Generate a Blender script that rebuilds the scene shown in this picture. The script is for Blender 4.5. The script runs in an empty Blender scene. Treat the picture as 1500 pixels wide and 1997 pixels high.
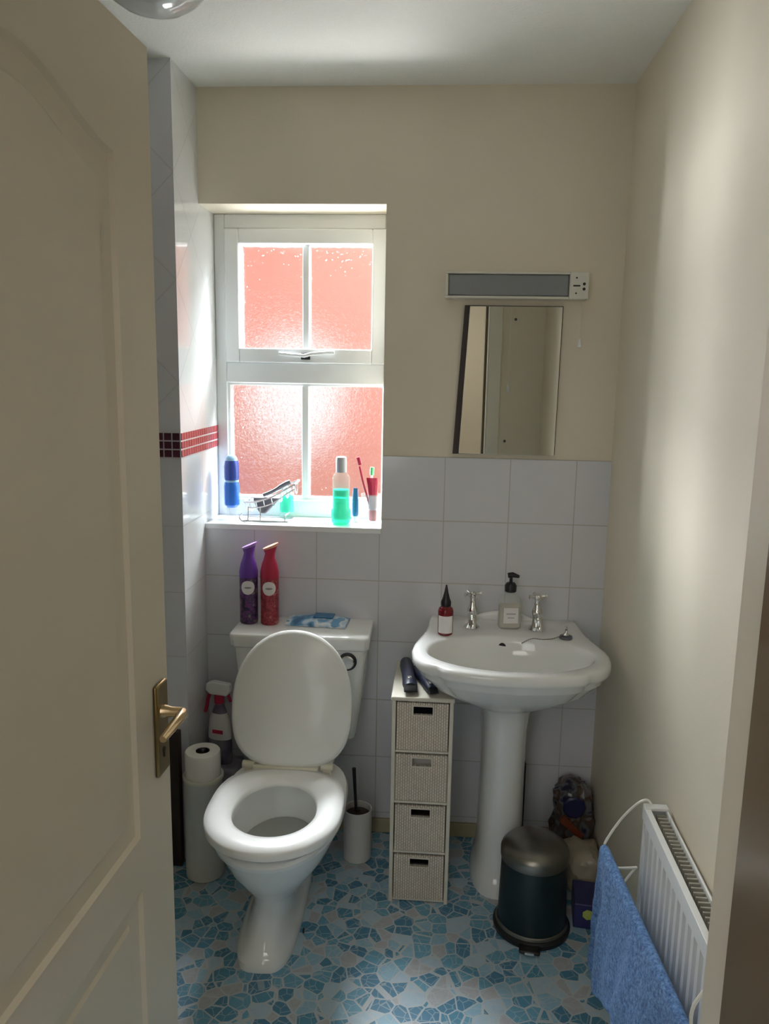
import bpy, bmesh, math, random
from math import sin, cos, pi, radians
from mathutils import Vector, Matrix

random.seed(4)
S = bpy.context.scene
COL = S.collection

# ------------------------------------------------------------------ camera, world, lights, exposure
cam_d = bpy.data.cameras.new('camera')
cam = bpy.data.objects.new('camera', cam_d)
COL.objects.link(cam)
CX, CY, CZ = 0.1913, -2.4541, 1.5264
YAW, PIT, ROL, FPX = -0.0720, -0.1747, 0.0172, 1550.67
fw = Vector((sin(YAW)*cos(PIT), cos(YAW)*cos(PIT), sin(PIT)))
r0 = Vector((cos(YAW), -sin(YAW), 0))
u0 = r0.cross(fw)
rr = r0*cos(ROL) + u0*sin(ROL)
uu = -r0*sin(ROL) + u0*cos(ROL)
m = Matrix((rr, uu, -fw)).transposed().to_4x4()
m.translation = Vector((CX, CY, CZ))
cam.matrix_world = m
cam_d.sensor_fit = 'VERTICAL'
cam_d.sensor_height = 36
cam_d.lens = FPX*36/1997
cam_d.clip_start = 0.02
S.camera = cam

S.view_settings.view_transform = 'Standard'
S.view_settings.look = 'None'
S.view_settings.exposure = 0.25
S.view_settings.gamma = 1
S.view_settings.use_curve_mapping = False
try:
    S.cycles.caustics_refractive = False
    S.cycles.caustics_reflective = False
    S.cycles.max_bounces = 14
    S.cycles.diffuse_bounces = 8
    S.cycles.transparent_max_bounces = 16
    S.cycles.sample_clamp_indirect = 6
    S.cycles.use_denoising = True
except Exception:
    pass

W = bpy.data.worlds.new('daylight')
S.world = W
W.use_nodes = True
W.node_tree.nodes['Background'].inputs[0].default_value = (0.86, 0.93, 1.0, 1)
W.node_tree.nodes['Background'].inputs[1].default_value = 1.0


def area(name, loc, target, size, power, color, sy=None, spread=None):
    d = bpy.data.lights.new(name, 'AREA')
    d.shape = 'RECTANGLE'
    d.size = size
    d.size_y = sy or size
    d.energy = power
    d.color = color
    if spread:
        d.spread = radians(spread)
    o = bpy.data.objects.new(name, d)
    COL.objects.link(o)
    o.location = loc
    o.rotation_euler = (Vector(target)-Vector(loc)).to_track_quat('-Z', 'Y').to_euler()
    return o


# daylight reaching the window from the gap between the houses
area('sky_light_side', (-1.95, 1.45, 1.46), (-.2, .15, 1.5), 1.1, 175, (.95, .98, 1.0), spread=75, sy=.75)
area('sky_light_high', (-.75, 1.25, 3.0), (-.25, .1, 1.45), 1.2, 330, (.93, .97, 1.0), spread=75)
area('ground_light', (-.80, .95, .0), (-.27, .1, 1.5), 1.5, 150, (1.0, .98, .94), spread=100, sy=1.1)
area('sky_light_far', (1.15, 1.1, 2.9), (-.3, .12, 1.35), 1.0, 150, (.90, .96, 1.0), spread=75)
area('hall_fill_top', (.1, -2.9, 2.25), (.1, -2.6, 0), .6, 4, (1.0, .95, .86))  # added overhead fill lamp in the unseen hall
area('hall_fill_back', (-.42, -3.6, 1.6), (.1, 0, 1.4), .7, 8, (.95, .97, 1.0), sy=1.6)  # added fill lamp behind the camera, evens out the back wall

# ------------------------------------------------------------------ node helpers / materials
def newmat(name):
    mt = bpy.data.materials.new(name)
    mt.use_nodes = True
    nt = mt.node_tree
    return mt, nt, nt.nodes['Principled BSDF']


def N(nt, t, **kw):
    n = nt.nodes.new(t)
    for k, v in kw.items():
        setattr(n, k, v)
    return n


def math_(nt, op, a, b=None, c=None):
    n = N(nt, 'ShaderNodeMath', operation=op)
    for i, v in enumerate((a, b, c)):
        if v is None:
            continue
        if isinstance(v, (int, float)):
            n.inputs[i].default_value = v
        else:
            nt.links.new(v, n.inputs[i])
    return n.outputs[0]


def mixc(nt, fac, a, b, blend='MIX'):
    n = N(nt, 'ShaderNodeMix', data_type='RGBA', blend_type=blend)
    n.clamp_factor = True
    for sock, v in ((n.inputs[0], fac), (n.inputs[6], a), (n.inputs[7], b)):
        if isinstance(v, (int, float)):
            sock.default_value = v
        elif isinstance(v, tuple):
            sock.default_value = (*v, 1) if len(v) == 3 else v
        else:
            nt.links.new(v, sock)
    return n.outputs[2]


def coords(nt, kind='Object'):
    tc = N(nt, 'ShaderNodeTexCoord')
    sp = N(nt, 'ShaderNodeSeparateXYZ')
    nt.links.new(tc.outputs[kind], sp.inputs[0])
    return tc.outputs[kind], sp.outputs


def noise(nt, vec, scale, detail=3, rough=.5):
    n = N(nt, 'ShaderNodeTexNoise')
    n.inputs['Scale'].default_value = scale
    n.inputs['Detail'].default_value = detail
    n.inputs['Roughness'].default_value = rough
    if vec is not None:
        nt.links.new(vec, n.inputs['Vector'])
    return n


def bump(nt, p, h, strength, dist=.002):
    b = N(nt, 'ShaderNodeBump')
    b.inputs['Strength'].default_value = strength
    b.inputs['Distance'].default_value = dist
    nt.links.new(h, b.inputs['Height'])
    nt.links.new(b.outputs[0], p.inputs['Normal'])
    return b


def simple(name, col, rough=.5, metal=0, var=.04, vs=30, bmp=0, bs=200, coat=0, trans=0, ior=1.45, alpha=1):
    mt, nt, p = newmat(name)
    v, _ = coords(nt)
    n = noise(nt, v, vs)
    dark = tuple(max(0, c*(1-var)) for c in col)
    lite = tuple(min(1, c*(1+var)) for c in col)
    c = mixc(nt, n.outputs[0], dark, lite)
    nt.links.new(c, p.inputs['Base Color'])
    p.inputs['Roughness'].default_value = rough
    p.inputs['Metallic'].default_value = metal
    p.inputs['Coat Weight'].default_value = coat
    p.inputs['Transmission Weight'].default_value = trans
    p.inputs['IOR'].default_value = ior
    p.inputs['Alpha'].default_value = alpha
    if bmp:
        nb = noise(nt, v, bs, 4)
        bump(nt, p, nb.outputs[0], bmp)
    return mt


WALLCOL = (.76, .695, .57)
M = {}
M['paint'] = simple('magnolia_wall_paint', WALLCOL, .7, var=.035, vs=5, bmp=.12, bs=160)
M['ceil'] = simple('textured_white_ceiling', (.86, .87, .84), .85, var=.02, vs=40, bmp=.9, bs=140)
M['white_trim'] = simple('white_gloss_trim', (.78, .75, .66), .35, var=.02)
M['door'] = simple('cream_door_paint', (.66, .60, .49), .42, var=.02, vs=4)
M['jamb'] = simple('shade_toned_gloss_stop', (.16, .115, .065), .18, var=.04, vs=6)  # brown stands in for shade and reflection on the white gloss door stop
M['upvc'] = simple('white_upvc', (.80, .83, .84), .3, var=.01)
M['sill'] = simple('white_sill', (.85, .88, .88), .25, var=.01)
M['ceramic'] = simple('white_ceramic', (.80, .81, .80), .08, var=.01, coat=.3)
M['cream_plastic'] = simple('cream_plastic', (.74, .71, .60), .3, var=.02)
M['plastic_white'] = simple('white_plastic', (.83, .84, .83), .22, var=.01)
M['lid_plastic'] = simple('white_seat_plastic', (.80, .81, .79), .2, var=.01)
M['chrome'] = simple('chrome', (.78, .78, .78), .08, 1, var=.03)
M['brass'] = simple('aged_brass', (.26, .19, .085), .32, 1, var=.2, vs=60)
M['brass_bright'] = simple('worn_bright_brass', (.72, .55, .33), .22, 1, var=.1, vs=60)
M['black'] = simple('black_plastic', (.012, .012, .014), .35, var=.1)
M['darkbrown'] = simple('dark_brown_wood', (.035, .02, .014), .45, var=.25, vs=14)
M['navy'] = simple('dark_navy_plastic', (.018, .024, .05), .32, var=.15)
M['paper'] = simple('white_tissue_paper', (.80, .78, .75), .9, var=.02, bmp=.2, bs=300)
M['canister'] = simple('white_enamel', (.66, .64, .62), .35, var=.02)
M['rad'] = simple('white_radiator_enamel', (.80, .81, .80), .3, var=.02)
M['dust'] = simple('dusty_grille_metal', (.36, .34, .29), .7, var=.3, vs=60)
M['wire_white'] = simple('white_coated_wire', (.80, .79, .72), .3, var=.02)
M['teal_body'] = simple('dark_teal_bin_enamel', (.006, .016, .020), .32, var=.1)
M['steel'] = simple('brushed_steel', (.24, .225, .20), .34, 1, var=.1, vs=40)
M['skirt'] = simple('yellowed_skirting', (.42, .37, .24), .5, var=.06)
M['purple'] = simple('purple_plastic', (.13, .045, .33), .3, var=.05)
M['red'] = simple('crimson_plastic', (.42, .02, .06), .3, var=.05)
M['orange'] = simple('pale_orange_plastic', (.85, .42, .30), .3, var=.03)
M['lilac'] = simple('lilac_plastic', (.36, .22, .58), .3, var=.03)
M['label_white'] = simple('white_paper_label', (.78, .76, .76), .6, var=.03)
M['label_grey'] = simple('grey_print', (.33, .32, .33), .6, var=.1)
M['bluecap'] = simple('pale_blue_plastic', (.30, .55, .80), .3, var=.03)
M['blue'] = simple('bright_blue_plastic', (.03, .16, .62), .25, var=.08)
M['deepblue'] = simple('deep_blue_plastic', (.04, .08, .36), .25, var=.15)
M['greyrubber'] = simple('dark_grey_pouch', (.16, .16, .19), .5, var=.3, vs=50)
M['green'] = simple('green_plastic', (.08, .42, .18), .35, var=.05)
M['redbrush'] = simple('red_brush_plastic', (.36, .02, .06), .25, var=.05)
M['tube_blue'] = simple('dark_blue_tube', (.02, .13, .28), .3, var=.1)
M['amber'] = simple('dark_red_glass_plastic', (.16, .012, .016), .12, var=.1)
M['greymat'] = simple('grey_glass_diffuser', (.24, .25, .27), .25, var=.03)
M['fixture'] = simple('off_white_fixture', (.72, .70, .62), .35, var=.02)
M['hall_floor'] = simple('brown_hall_carpet', (.12, .085, .055), .95, var=.2, vs=200, bmp=.4)
M['brown_dark_back'] = simple('dark_mirror_backing', (.05, .035, .028), .6, var=.2)
M['wicker_wood'] = simple('off_white_painted_wood', (.66, .62, .53), .5, var=.06, vs=40)


def frost_mat():
    mt = bpy.data.materials.new('obscured_window_glass')
    mt.use_nodes = True
    nt = mt.node_tree
    nt.nodes.clear()
    out = N(nt, 'ShaderNodeOutputMaterial')
    v, _ = coords(nt)
    n1 = noise(nt, v, 75, 3, .65)
    b = N(nt, 'ShaderNodeBump')
    b.inputs['Strength'].default_value = 1
    b.inputs['Distance'].default_value = .0045
    nt.links.new(n1.outputs[0], b.inputs['Height'])
    rf = N(nt, 'ShaderNodeBsdfRefraction')
    rf.inputs['Roughness'].default_value = .14
    rf.inputs['IOR'].default_value = 1.4
    nt.links.new(b.outputs[0], rf.inputs['Normal'])
    tr = N(nt, 'ShaderNodeBsdfTransparent')
    mx = N(nt, 'ShaderNodeMixShader')
    n0 = noise(nt, v, 120, 2, .6)
    cl = N(nt, 'ShaderNodeMapRange')
    cl.inputs[1].default_value = .42
    cl.inputs[2].default_value = .58
    cl.inputs[3].default_value = .25
    cl.inputs[4].default_value = .65
    nt.links.new(n0.outputs[0], cl.inputs[0])
    nt.links.new(cl.outputs[0], mx.inputs[0])
    nt.links.new(tr.outputs[0], mx.inputs[1])
    nt.links.new(rf.outputs[0], mx.inputs[2])
    gl = N(nt, 'ShaderNodeBsdfGlossy')
    gl.inputs['Roughness'].default_value = .15
    nt.links.new(b.outputs[0], gl.inputs['Normal'])
    m2 = N(nt, 'ShaderNodeMixShader')
    m2.inputs[0].default_value = .03
    nt.links.new(mx.outputs[0], m2.inputs[1])
    nt.links.new(gl.outputs[0], m2.inputs[2])
    nt.links.new(m2.outputs[0], out.inputs[0])
    return mt


M['frost'] = frost_mat()


def clear_mat(name, col, w=.75, rough=.05):
    """clear plastic or glass thin wall: mostly see-through with a gloss"""
    mt = bpy.data.materials.new(name)
    mt.use_nodes = True
    nt = mt.node_tree
    nt.nodes.clear()
    out = N(nt, 'ShaderNodeOutputMaterial')
    tr = N(nt, 'ShaderNodeBsdfTransparent')
    tr.inputs[0].default_value = (*col, 1)
    pr = N(nt, 'ShaderNodeBsdfPrincipled')
    v, _ = coords(nt)
    n = noise(nt, v, 40)
    c = mixc(nt, n.outputs[0], tuple(.9*a for a in col), col)
    nt.links.new(c, pr.inputs['Base Color'])
    pr.inputs['Roughness'].default_value = rough
    mx = N(nt, 'ShaderNodeMixShader')
    mx.inputs[0].default_value = 1-w
    nt.links.new(tr.outputs[0], mx.inputs[1])
    nt.links.new(pr.outputs[0], mx.inputs[2])
    nt.links.new(mx.outputs[0], out.inputs[0])
    return mt


M['clear'] = clear_mat('clear_plastic', (.92, .94, .93), .8)
M['glass'] = clear_mat('clear_glass', (.92, .97, .97), .88)
M['teal'] = clear_mat('turquoise_liquid', (.0, .80, .62), .45)
M['paleliquid'] = clear_mat('pale_soap_liquid', (.88, .82, .72), .45)


def tile_mat(name, axis, base, grout, u0=0.0, v0=1.27, size=.2, diag_above=None, rough=.12, band=None, corner=None):
    """square wall tiles from the object coordinates; above diag_above the same tiles are laid as diamonds"""
    mt, nt, p = newmat(name)
    v, sp = coords(nt)
    U = sp[axis]
    Z = sp[2]
    hw = .0016

    def line(a, per):
        f = math_(nt, 'FRACT', math_(nt, 'DIVIDE', a, per))
        d = math_(nt, 'MINIMUM', f, math_(nt, 'SUBTRACT', 1.0, f))
        return math_(nt, 'LESS_THAN', math_(nt, 'MULTIPLY', d, per), hw)
    uu_ = math_(nt, 'SUBTRACT', U, u0)
    zz = math_(nt, 'SUBTRACT', Z, v0)
    g = math_(nt, 'MAXIMUM', line(uu_, size), line(zz, size))
    if diag_above is not None:
        ud = math_(nt, 'SUBTRACT', U, corner)
        zd = math_(nt, 'SUBTRACT', Z, 1.768)
        a = math_(nt, 'MULTIPLY', math_(nt, 'ADD', ud, zd), .70711)
        b = math_(nt, 'MULTIPLY', math_(nt, 'SUBTRACT', ud, zd), .70711)
        gd = math_(nt, 'MAXIMUM', line(a, size), line(b, size))
        up = math_(nt, 'GREATER_THAN', Z, diag_above)
        g = math_(nt, 'ADD', math_(nt, 'MULTIPLY', gd, up), math_(nt, 'MULTIPLY', g, math_(nt, 'SUBTRACT', 1.0, up)))
    n = noise(nt, v, 9, 3)
    c = mixc(nt, n.outputs[0], tuple(.96*x for x in base), base)
    c = mixc(nt, g, c, grout)
    nt.links.new(c, p.inputs['Base Color'])
    r = math_(nt, 'ADD', math_(nt, 'MULTIPLY', g, .6), rough)
    nt.links.new(r, p.inputs['Roughness'])
    nb = noise(nt, v, 14, 2)
    h = math_(nt, 'SUBTRACT', math_(nt, 'MULTIPLY', nb.outputs[0], 1.2), g)
    bump(nt, p, h, .45, .0015)
    return mt


TB = (.69, .70, .74)
TG = (.48, .47, .45)
M['tile_back'] = tile_mat('white_square_wall_tile', 0, TB, TG)
M['tile_left'] = tile_mat('white_gloss_side_tile', 1, (.72, .73, .74), (.46, .45, .46), u0=-.22, diag_above=1.345, corner=-.22, rough=.07)
M['tile_pier'] = tile_mat('white_gloss_end_tile', 0, (.74, .75, .82), (.60, .60, .66), u0=-.76, diag_above=1.345, corner=-.56, rough=.2)


def brick_mat():
    mt, nt, p = newmat('sunlit_red_brick')
    v, sp = coords(nt)
    cb = N(nt, 'ShaderNodeCombineXYZ')
    nt.links.new(sp[0], cb.inputs[0])
    nt.links.new(sp[2], cb.inputs[1])
    br = N(nt, 'ShaderNodeTexBrick')
    br.inputs['Color1'].default_value = (.52, .225, .185, 1)
    br.inputs['Color2'].default_value = (.51, .215, .175, 1)
    br.inputs['Mortar'].default_value = (.51, .23, .19, 1)
    br.inputs['Scale'].default_value = 1
    br.inputs['Brick Width'].default_value = .225
    br.inputs['Row Height'].default_value = .075
    br.inputs['Mortar Size'].default_value = .006
    nt.links.new(cb.outputs[0], br.inputs['Vector'])
    # bright glow behind the glass, painted as a soft white patch on the bricks
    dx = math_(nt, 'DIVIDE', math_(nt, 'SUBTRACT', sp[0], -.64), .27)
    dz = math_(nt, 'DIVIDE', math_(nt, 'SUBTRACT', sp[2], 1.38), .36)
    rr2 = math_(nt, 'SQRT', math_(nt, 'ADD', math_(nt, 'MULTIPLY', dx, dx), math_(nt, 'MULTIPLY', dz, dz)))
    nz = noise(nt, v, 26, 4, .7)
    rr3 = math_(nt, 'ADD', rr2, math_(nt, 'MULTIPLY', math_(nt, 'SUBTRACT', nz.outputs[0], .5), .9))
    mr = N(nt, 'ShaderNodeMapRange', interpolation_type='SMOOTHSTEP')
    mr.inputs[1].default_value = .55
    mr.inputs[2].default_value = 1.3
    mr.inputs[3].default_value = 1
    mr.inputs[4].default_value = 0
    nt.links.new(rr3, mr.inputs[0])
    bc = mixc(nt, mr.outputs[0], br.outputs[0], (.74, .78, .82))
    nt.links.new(bc, p.inputs['Base Color'])
    p.inputs['Roughness'].default_value = .9
    return mt


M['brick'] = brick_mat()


def floor_mat():
    """vinyl printed with broken blue chips on a pale ground"""
    mt, nt, p = newmat('blue_crazy_paving_vinyl')
    v, _ = coords(nt)
    vo = N(nt, 'ShaderNodeTexVoronoi', feature='DISTANCE_TO_EDGE')
    vo.inputs['Scale'].default_value = 25
    vo.inputs['Randomness'].default_value = 1
    nt.links.new(v, vo.inputs['Vector'])
    vc = N(nt, 'ShaderNodeTexVoronoi', feature='F1')
    vc.inputs['Scale'].default_value = 25
    vc.inputs['Randomness'].default_value = 1
    nt.links.new(v, vc.inputs['Vector'])
    sep = N(nt, 'ShaderNodeSeparateColor')
    nt.links.new(vc.outputs['Color'], sep.inputs[0])
    cr = N(nt, 'ShaderNodeValToRGB')
    cr.color_ramp.interpolation = 'CONSTANT'
    e = cr.color_ramp.elements
    e[0].position = 0
    e[0].color = (.08, .25, .40, 1)
    e[1].position = .22
    e[1].color = (.16, .40, .56, 1)
    for pos, c in ((.42, (.32, .54, .68)), (.58, (.48, .50, .53)), (.72, (.10, .31, .46)), (.86, (.46, .61, .72))):
        k = e.new(pos)
        k.color = (*c, 1)
    nt.links.new(sep.outputs[0], cr.inputs[0])
    # second, finer crack set cuts the chips into shards
    vo2 = N(nt, 'ShaderNodeTexVoronoi', feature='DISTANCE_TO_EDGE')
    vo2.inputs['Scale'].default_value = 37
    mp = N(nt, 'ShaderNodeMapping')
    mp.inputs['Location'].default_value = (3.1, 1.7, 0)
    nt.links.new(v, mp.inputs[0])
    nt.links.new(mp.outputs[0], vo2.inputs['Vector'])
    ln = math_(nt, 'LESS_THAN', vo.outputs['Distance'], .045)
    ln2 = math_(nt, 'LESS_THAN', vo2.outputs['Distance'], .03)
    g = math_(nt, 'MAXIMUM', ln, math_(nt, 'MULTIPLY', ln2, .55))
    nn = noise(nt, v, 60, 3)
    c1 = mixc(nt, nn.outputs[0], (.8, .8, .8), (1, 1, 1))
    col = mixc(nt, 1.0, cr.outputs[0], c1, 'MULTIPLY')
    col = mixc(nt, g, col, (.50, .55, .58))
    nt.links.new(col, p.inputs['Base Color'])
    p.inputs['Roughness'].default_value = .38
    return mt


M['floor'] = floor_mat()


def wicker_mat():
    mt, nt, p = newmat('cream_woven_rush')
    v, sp = coords(nt)
    a = math_(nt, 'ABSOLUTE', math_(nt, 'SINE', math_(nt, 'MULTIPLY', sp[0], 480)))
    row = math_(nt, 'FLOOR', math_(nt, 'MULTIPLY', sp[2], 110))
    b = math_(nt, 'ABSOLUTE', math_(nt, 'SINE', math_(nt, 'ADD', math_(nt, 'MULTIPLY', sp[2], 345), math_(nt, 'MULTIPLY', math_(nt, 'FLOOR', math_(nt, 'MULTIPLY', sp[0], 153)), 1.57))))
    h = math_(nt, 'MULTIPLY', a, math_(nt, 'ADD', math_(nt, 'MULTIPLY', b, .6), .4))
    n = noise(nt, v, 90, 3)
    f = math_(nt, 'MULTIPLY', h, math_(nt, 'ADD', n.outputs[0], .5))
    c = mixc(nt, f, (.42, .34, .26), (.80, .74, .65))
    nt.links.new(c, p.inputs['Base Color'])
    p.inputs['Roughness'].default_value = .8
    bump(nt, p, h, .6, .003)
    return mt


M['wicker'] = wicker_mat()


def towel_mat():
    mt, nt, p = newmat('blue_terry_towelling')
    v, _ = coords(nt)
    n = noise(nt, v, 130, 5, .8)
    n2 = noise(nt, v, 40, 3)
    st = N(nt, 'ShaderNodeMapRange')
    st.inputs[1].default_value = .36
    st.inputs[2].default_value = .64
    nt.links.new(n.outputs[0], st.inputs[0])
    c = mixc(nt, st.outputs[0], (.010, .045, .17), (.24, .44, .78))
    c = mixc(nt, math_(nt, 'MULTIPLY', n2.outputs[0], .6), c, (.07, .18, .42))
    nt.links.new(c, p.inputs['Base Color'])
    p.inputs['Roughness'].default_value = .95
    p.inputs['Sheen Weight'].default_value = .08
    bump(nt, p, n.outputs[0], .9, .004)
    return mt


M['towel'] = towel_mat()


def patch_mat(name, cols, scale, rough=.35):
    """printed packaging: blotches of a few flat colours"""
    mt, nt, p = newmat(name)
    v, _ = coords(nt)
    n = noise(nt, v, scale, 1.5, .5)
    cr = N(nt, 'ShaderNodeValToRGB')
    cr.color_ramp.interpolation = 'EASE'
    e = cr.color_ramp.elements
    lo, hi = .34, .66
    k = len(cols)
    e[0].position = lo
    e[0].color = (*cols[0], 1)
    e[1].position = hi
    e[1].color = (*cols[-1], 1)
    for i in range(1, k-1):
        q = e.new(lo+(hi-lo)*i/(k-1))
        q.color = (*cols[i], 1)
    nt.links.new(n.outputs[0], cr.inputs[0])
    nt.links.new(cr.outputs[0], p.inputs['Base Color'])
    p.inputs['Roughness'].default_value = rough
    return mt


M['can_purple'] = patch_mat('dark_floral_purple_print', [(.01, .01, .02), (.04, .02, .08), (.16, .04, .18), (.05, .04, .10), (.22, .18, .20)], 55)
M['can_red'] = patch_mat('dark_floral_red_print', [(.14, .008, .015), (.26, .015, .03), (.38, .05, .07), (.22, .01, .02), (.48, .14, .14)], 55)
M['wipes'] = patch_mat('blue_white_packet_print', [(.03, .12, .26), (.10, .28, .50), (.50, .64, .78), (.74, .80, .84), (.12, .30, .50)], 22)
M['bagprint'] = patch_mat('crumpled_printed_plastic', [(.02, .02, .05), (.13, .13, .14), (.07, .06, .05), (.09, .045, .03), (.17, .165, .165)], 22, .25)
M['greypack'] = patch_mat('grey_lilac_packet_print', [(.22, .21, .25), (.30, .29, .33), (.16, .14, .20), (.10, .06, .13)], 12, .4)


# ------------------------------------------------------------------ mesh helpers
def box(bm, x0, x1, y0, y1, z0, z1):
    vs = [bm.verts.new(p) for p in ((x0, y0, z0), (x1, y0, z0), (x1, y1, z0), (x0, y1, z0), (x0, y0, z1), (x1, y0, z1), (x1, y1, z1), (x0, y1, z1))]
    for f in ((3, 2, 1, 0), (4, 5, 6, 7), (0, 1, 5, 4), (1, 2, 6, 5), (2, 3, 7, 6), (3, 0, 4, 7)):
        bm.faces.new([vs[i] for i in f])
    return vs


def loft(bm, rings, cap0=True, cap1=True, closed=True, loop=False):
    R = [[bm.verts.new(p) for p in r] for r in rings]
    n = len(R[0])
    last = len(R) if loop else len(R)-1
    for i in range(last):
        A, B = R[i], R[(i+1) % len(R)]
        for j in range(n if closed else n-1):
            k = (j+1) % n
            bm.faces.new((A[j], A[k], B[k], B[j]))
    if not loop:
        if cap0:
            bm.faces.new(R[0][::-1])
        if cap1:
            bm.faces.new(R[-1])
    return R


def lathe(bm, prof, cx=0, cy=0, cz=0, seg=32, cap=True):
    rings = [[(cx+r*cos(2*pi*i/seg), cy+r*sin(2*pi*i/seg), cz+z) for i in range(seg)] for r, z in prof]
    return loft(bm, rings, cap, cap)


def tube(bm, pts, r, seg=8, cap=True, closed=False):
    P = [Vector(p) for p in pts]
    n = len(P)
    T = []
    for i in range(n):
        if closed:
            t = P[(i+1) % n]-P[i-1]
        else:
            t = P[min(i+1, n-1)]-P[max(i-1, 0)]
        T.append(t.normalized())
    ref = Vector((0, 0, 1)) if abs(T[0].z) < .9 else Vector((1, 0, 0))
    a = T[0].cross(ref).normalized()
    rings = []
    for i in range(n):
        a = (a-T[i]*a.dot(T[i])).normalized()
        b = T[i].cross(a)
        rad = r[i] if isinstance(r, (list, tuple)) else r
        rings.append([P[i]+(a*cos(2*pi*k/seg)+b*sin(2*pi*k/seg))*rad for k in range(seg)])
    loft(bm, rings, cap, cap, loop=closed)


def arc(p0, p1, p2, n=10):
    p0, p1, p2 = Vector(p0), Vector(p1), Vector(p2)
    return [p0*(1-t)**2+p1*2*t*(1-t)+p2*t*t for t in [i/n for i in range(n+1)]]


def spline(pts, n=6):
    P = [Vector(p) for p in pts]
    out = []
    for i in range(len(P)-1):
        a, b, c, d = P[max(i-1, 0)], P[i], P[i+1], P[min(i+2, len(P)-1)]
        for k in range(n):
            t = k/n
            out.append(.5*((2*b)+(c-a)*t+(2*a-5*b+4*c-d)*t*t+(-a+3*b-3*c+d)*t**3))
    out.append(P[-1])
    return out


def obj(name, bm, mat, parent=None, smooth=True, bevel=0, bseg=2, sub=0, solid=0, angle=35):
    bmesh.ops.recalc_face_normals(bm, faces=bm.faces[:])
    me = bpy.data.meshes.new(name)
    bm.to_mesh(me)
    bm.free()
    o = bpy.data.objects.new(name, me)
    COL.objects.link(o)
    me.materials.append(M[mat] if isinstance(mat, str) else mat)
    if parent is not None:
        o.parent = parent
    if smooth:
        for f in me.polygons:
            f.use_smooth = True
        try:
            me.set_sharp_from_angle(angle=radians(angle if not bevel else 60))
        except Exception:
            pass
    if solid:
        md = o.modifiers.new('thickness', 'SOLIDIFY')
        md.thickness = solid
        md.offset = 0
    if bevel:
        md = o.modifiers.new('rounding', 'BEVEL')
        md.width = bevel
        md.segments = bseg
        md.limit_method = 'ANGLE'
        md.angle_limit = radians(40)
    if sub:
        md = o.modifiers.new('smooth', 'SUBSURF')
        md.levels = sub
        md.render_levels = sub
    return o


def B():
    return bmesh.new()


def bx(name, dims, mat, parent=None, bevel=0, **kw):
    bm = B()
    box(bm, *dims)
    return obj(name, bm, mat, parent, smooth=bevel > 0, bevel=bevel, **kw)


def thing(name, label, cat, loc=(0, 0, 0), rz=0, group=None):
    o = bpy.data.objects.new(name, None)
    o.empty_display_size = .05
    COL.objects.link(o)
    o.location = loc
    o.rotation_euler = (0, 0, rz)
    return tag(o, label, cat, group)


def tag(o, label, cat, group=None):
    o['label'] = label
    o['category'] = cat
    if group:
        o['group'] = group
    return o


def struct(o, label=None, cat=None):
    o['kind'] = 'structure'
    if label:
        o['label'] = label
        o['category'] = cat
    return o


# ------------------------------------------------------------------ room shell
XL, XR, YB, YF, ZC = -.56, .704, 0.0, -1.875, 2.336
PIER = -.22        # the tiled wall beside the toilet ends here
XFAR = -1.35

struct(bx('floor', (XFAR-.1, XR+.1, YF-.17, .12, -.05, 0), 'floor'), 'vinyl floor printed with broken blue and grey chips', 'floor')
struct(bx('ceiling', (XFAR-.1, XR+.1, YF-.17, .12, ZC, ZC+.1), 'ceil'), 'white textured bathroom ceiling', 'ceiling')
# back wall with the window opening
bm = B()
box(bm, XL-.12, XR+.1, 0, .26, ZC, ZC+.1)
box(bm, XL-.12, XR+.1, 0, .26, 2.012, ZC)
box(bm, .005, XR+.1, 0, .26, 0, 2.012)
box(bm, XL-.12, .005, 0, .26, 0, 1.02)
struct(obj('wall_back', bm, 'paint', smooth=False), 'beige painted wall with the window in it', 'wall')
# tile skin on the back wall: up to 1.27 m, and under the sill
bm = B()
box(bm, .0065, XR, -.006, 0, .05, 1.27)
box(bm, XL, .0065, -.006, 0, .05, 1.022)
struct(obj('wall_back_tiles', bm, 'tile_back', smooth=False), 'white square tiles on the wall behind the toilet and basin', 'wall tiles')
# tiled side wall beside the toilet; runs on into the window reveal
bm = B()
box(bm, XL-.12, XL, PIER+.004, .26, 0, ZC)
struct(obj('wall_left', bm, 'tile_left', smooth=False), 'glossy white tiled side wall beside the toilet and window', 'wall')
bm = B()
box(bm, XFAR, XL, PIER, PIER+.004, 0, ZC)
box(bm, XFAR, XL-.121, PIER+.004, PIER+.12, 0, ZC)
struct(obj('wall_left_end', bm, 'tile_pier', smooth=False), 'tiled end face of the side wall seen past the door edge', 'wall')
struct(bx('wall_shower', (XFAR-.1, XFAR, YF-.17, PIER+.12, 0, ZC), 'paint'), 'painted wall hidden behind the open door', 'wall')
struct(bx('wall_right', (XR, XR+.1, YF-.17, 0, 0, ZC), 'paint'), 'cream painted wall with the radiator on it', 'wall')
bm = B()
box(bm, XFAR, -.345, YF-.145, YF, 0, ZC)
box(bm, .457, XR, YF-.145, YF, 0, ZC)
box(bm, -.345, .457, YF-.145, YF, 2.03, ZC)
struct(obj('wall_front', bm, 'paint', smooth=False), 'painted wall around the doorway', 'wall')
struct(bx('baseboard_back', (XL, XR, -.014, 0, 0, .048), 'skirt', bevel=.003), 'yellowed skirting strip under the wall tiles', 'baseboard')
struct(bx('baseboard_right', (XR-.014, XR, YF, -.0145, 0, .06), 'skirt', bevel=.003), 'skirting board under the radiator wall', 'baseboard')

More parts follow.
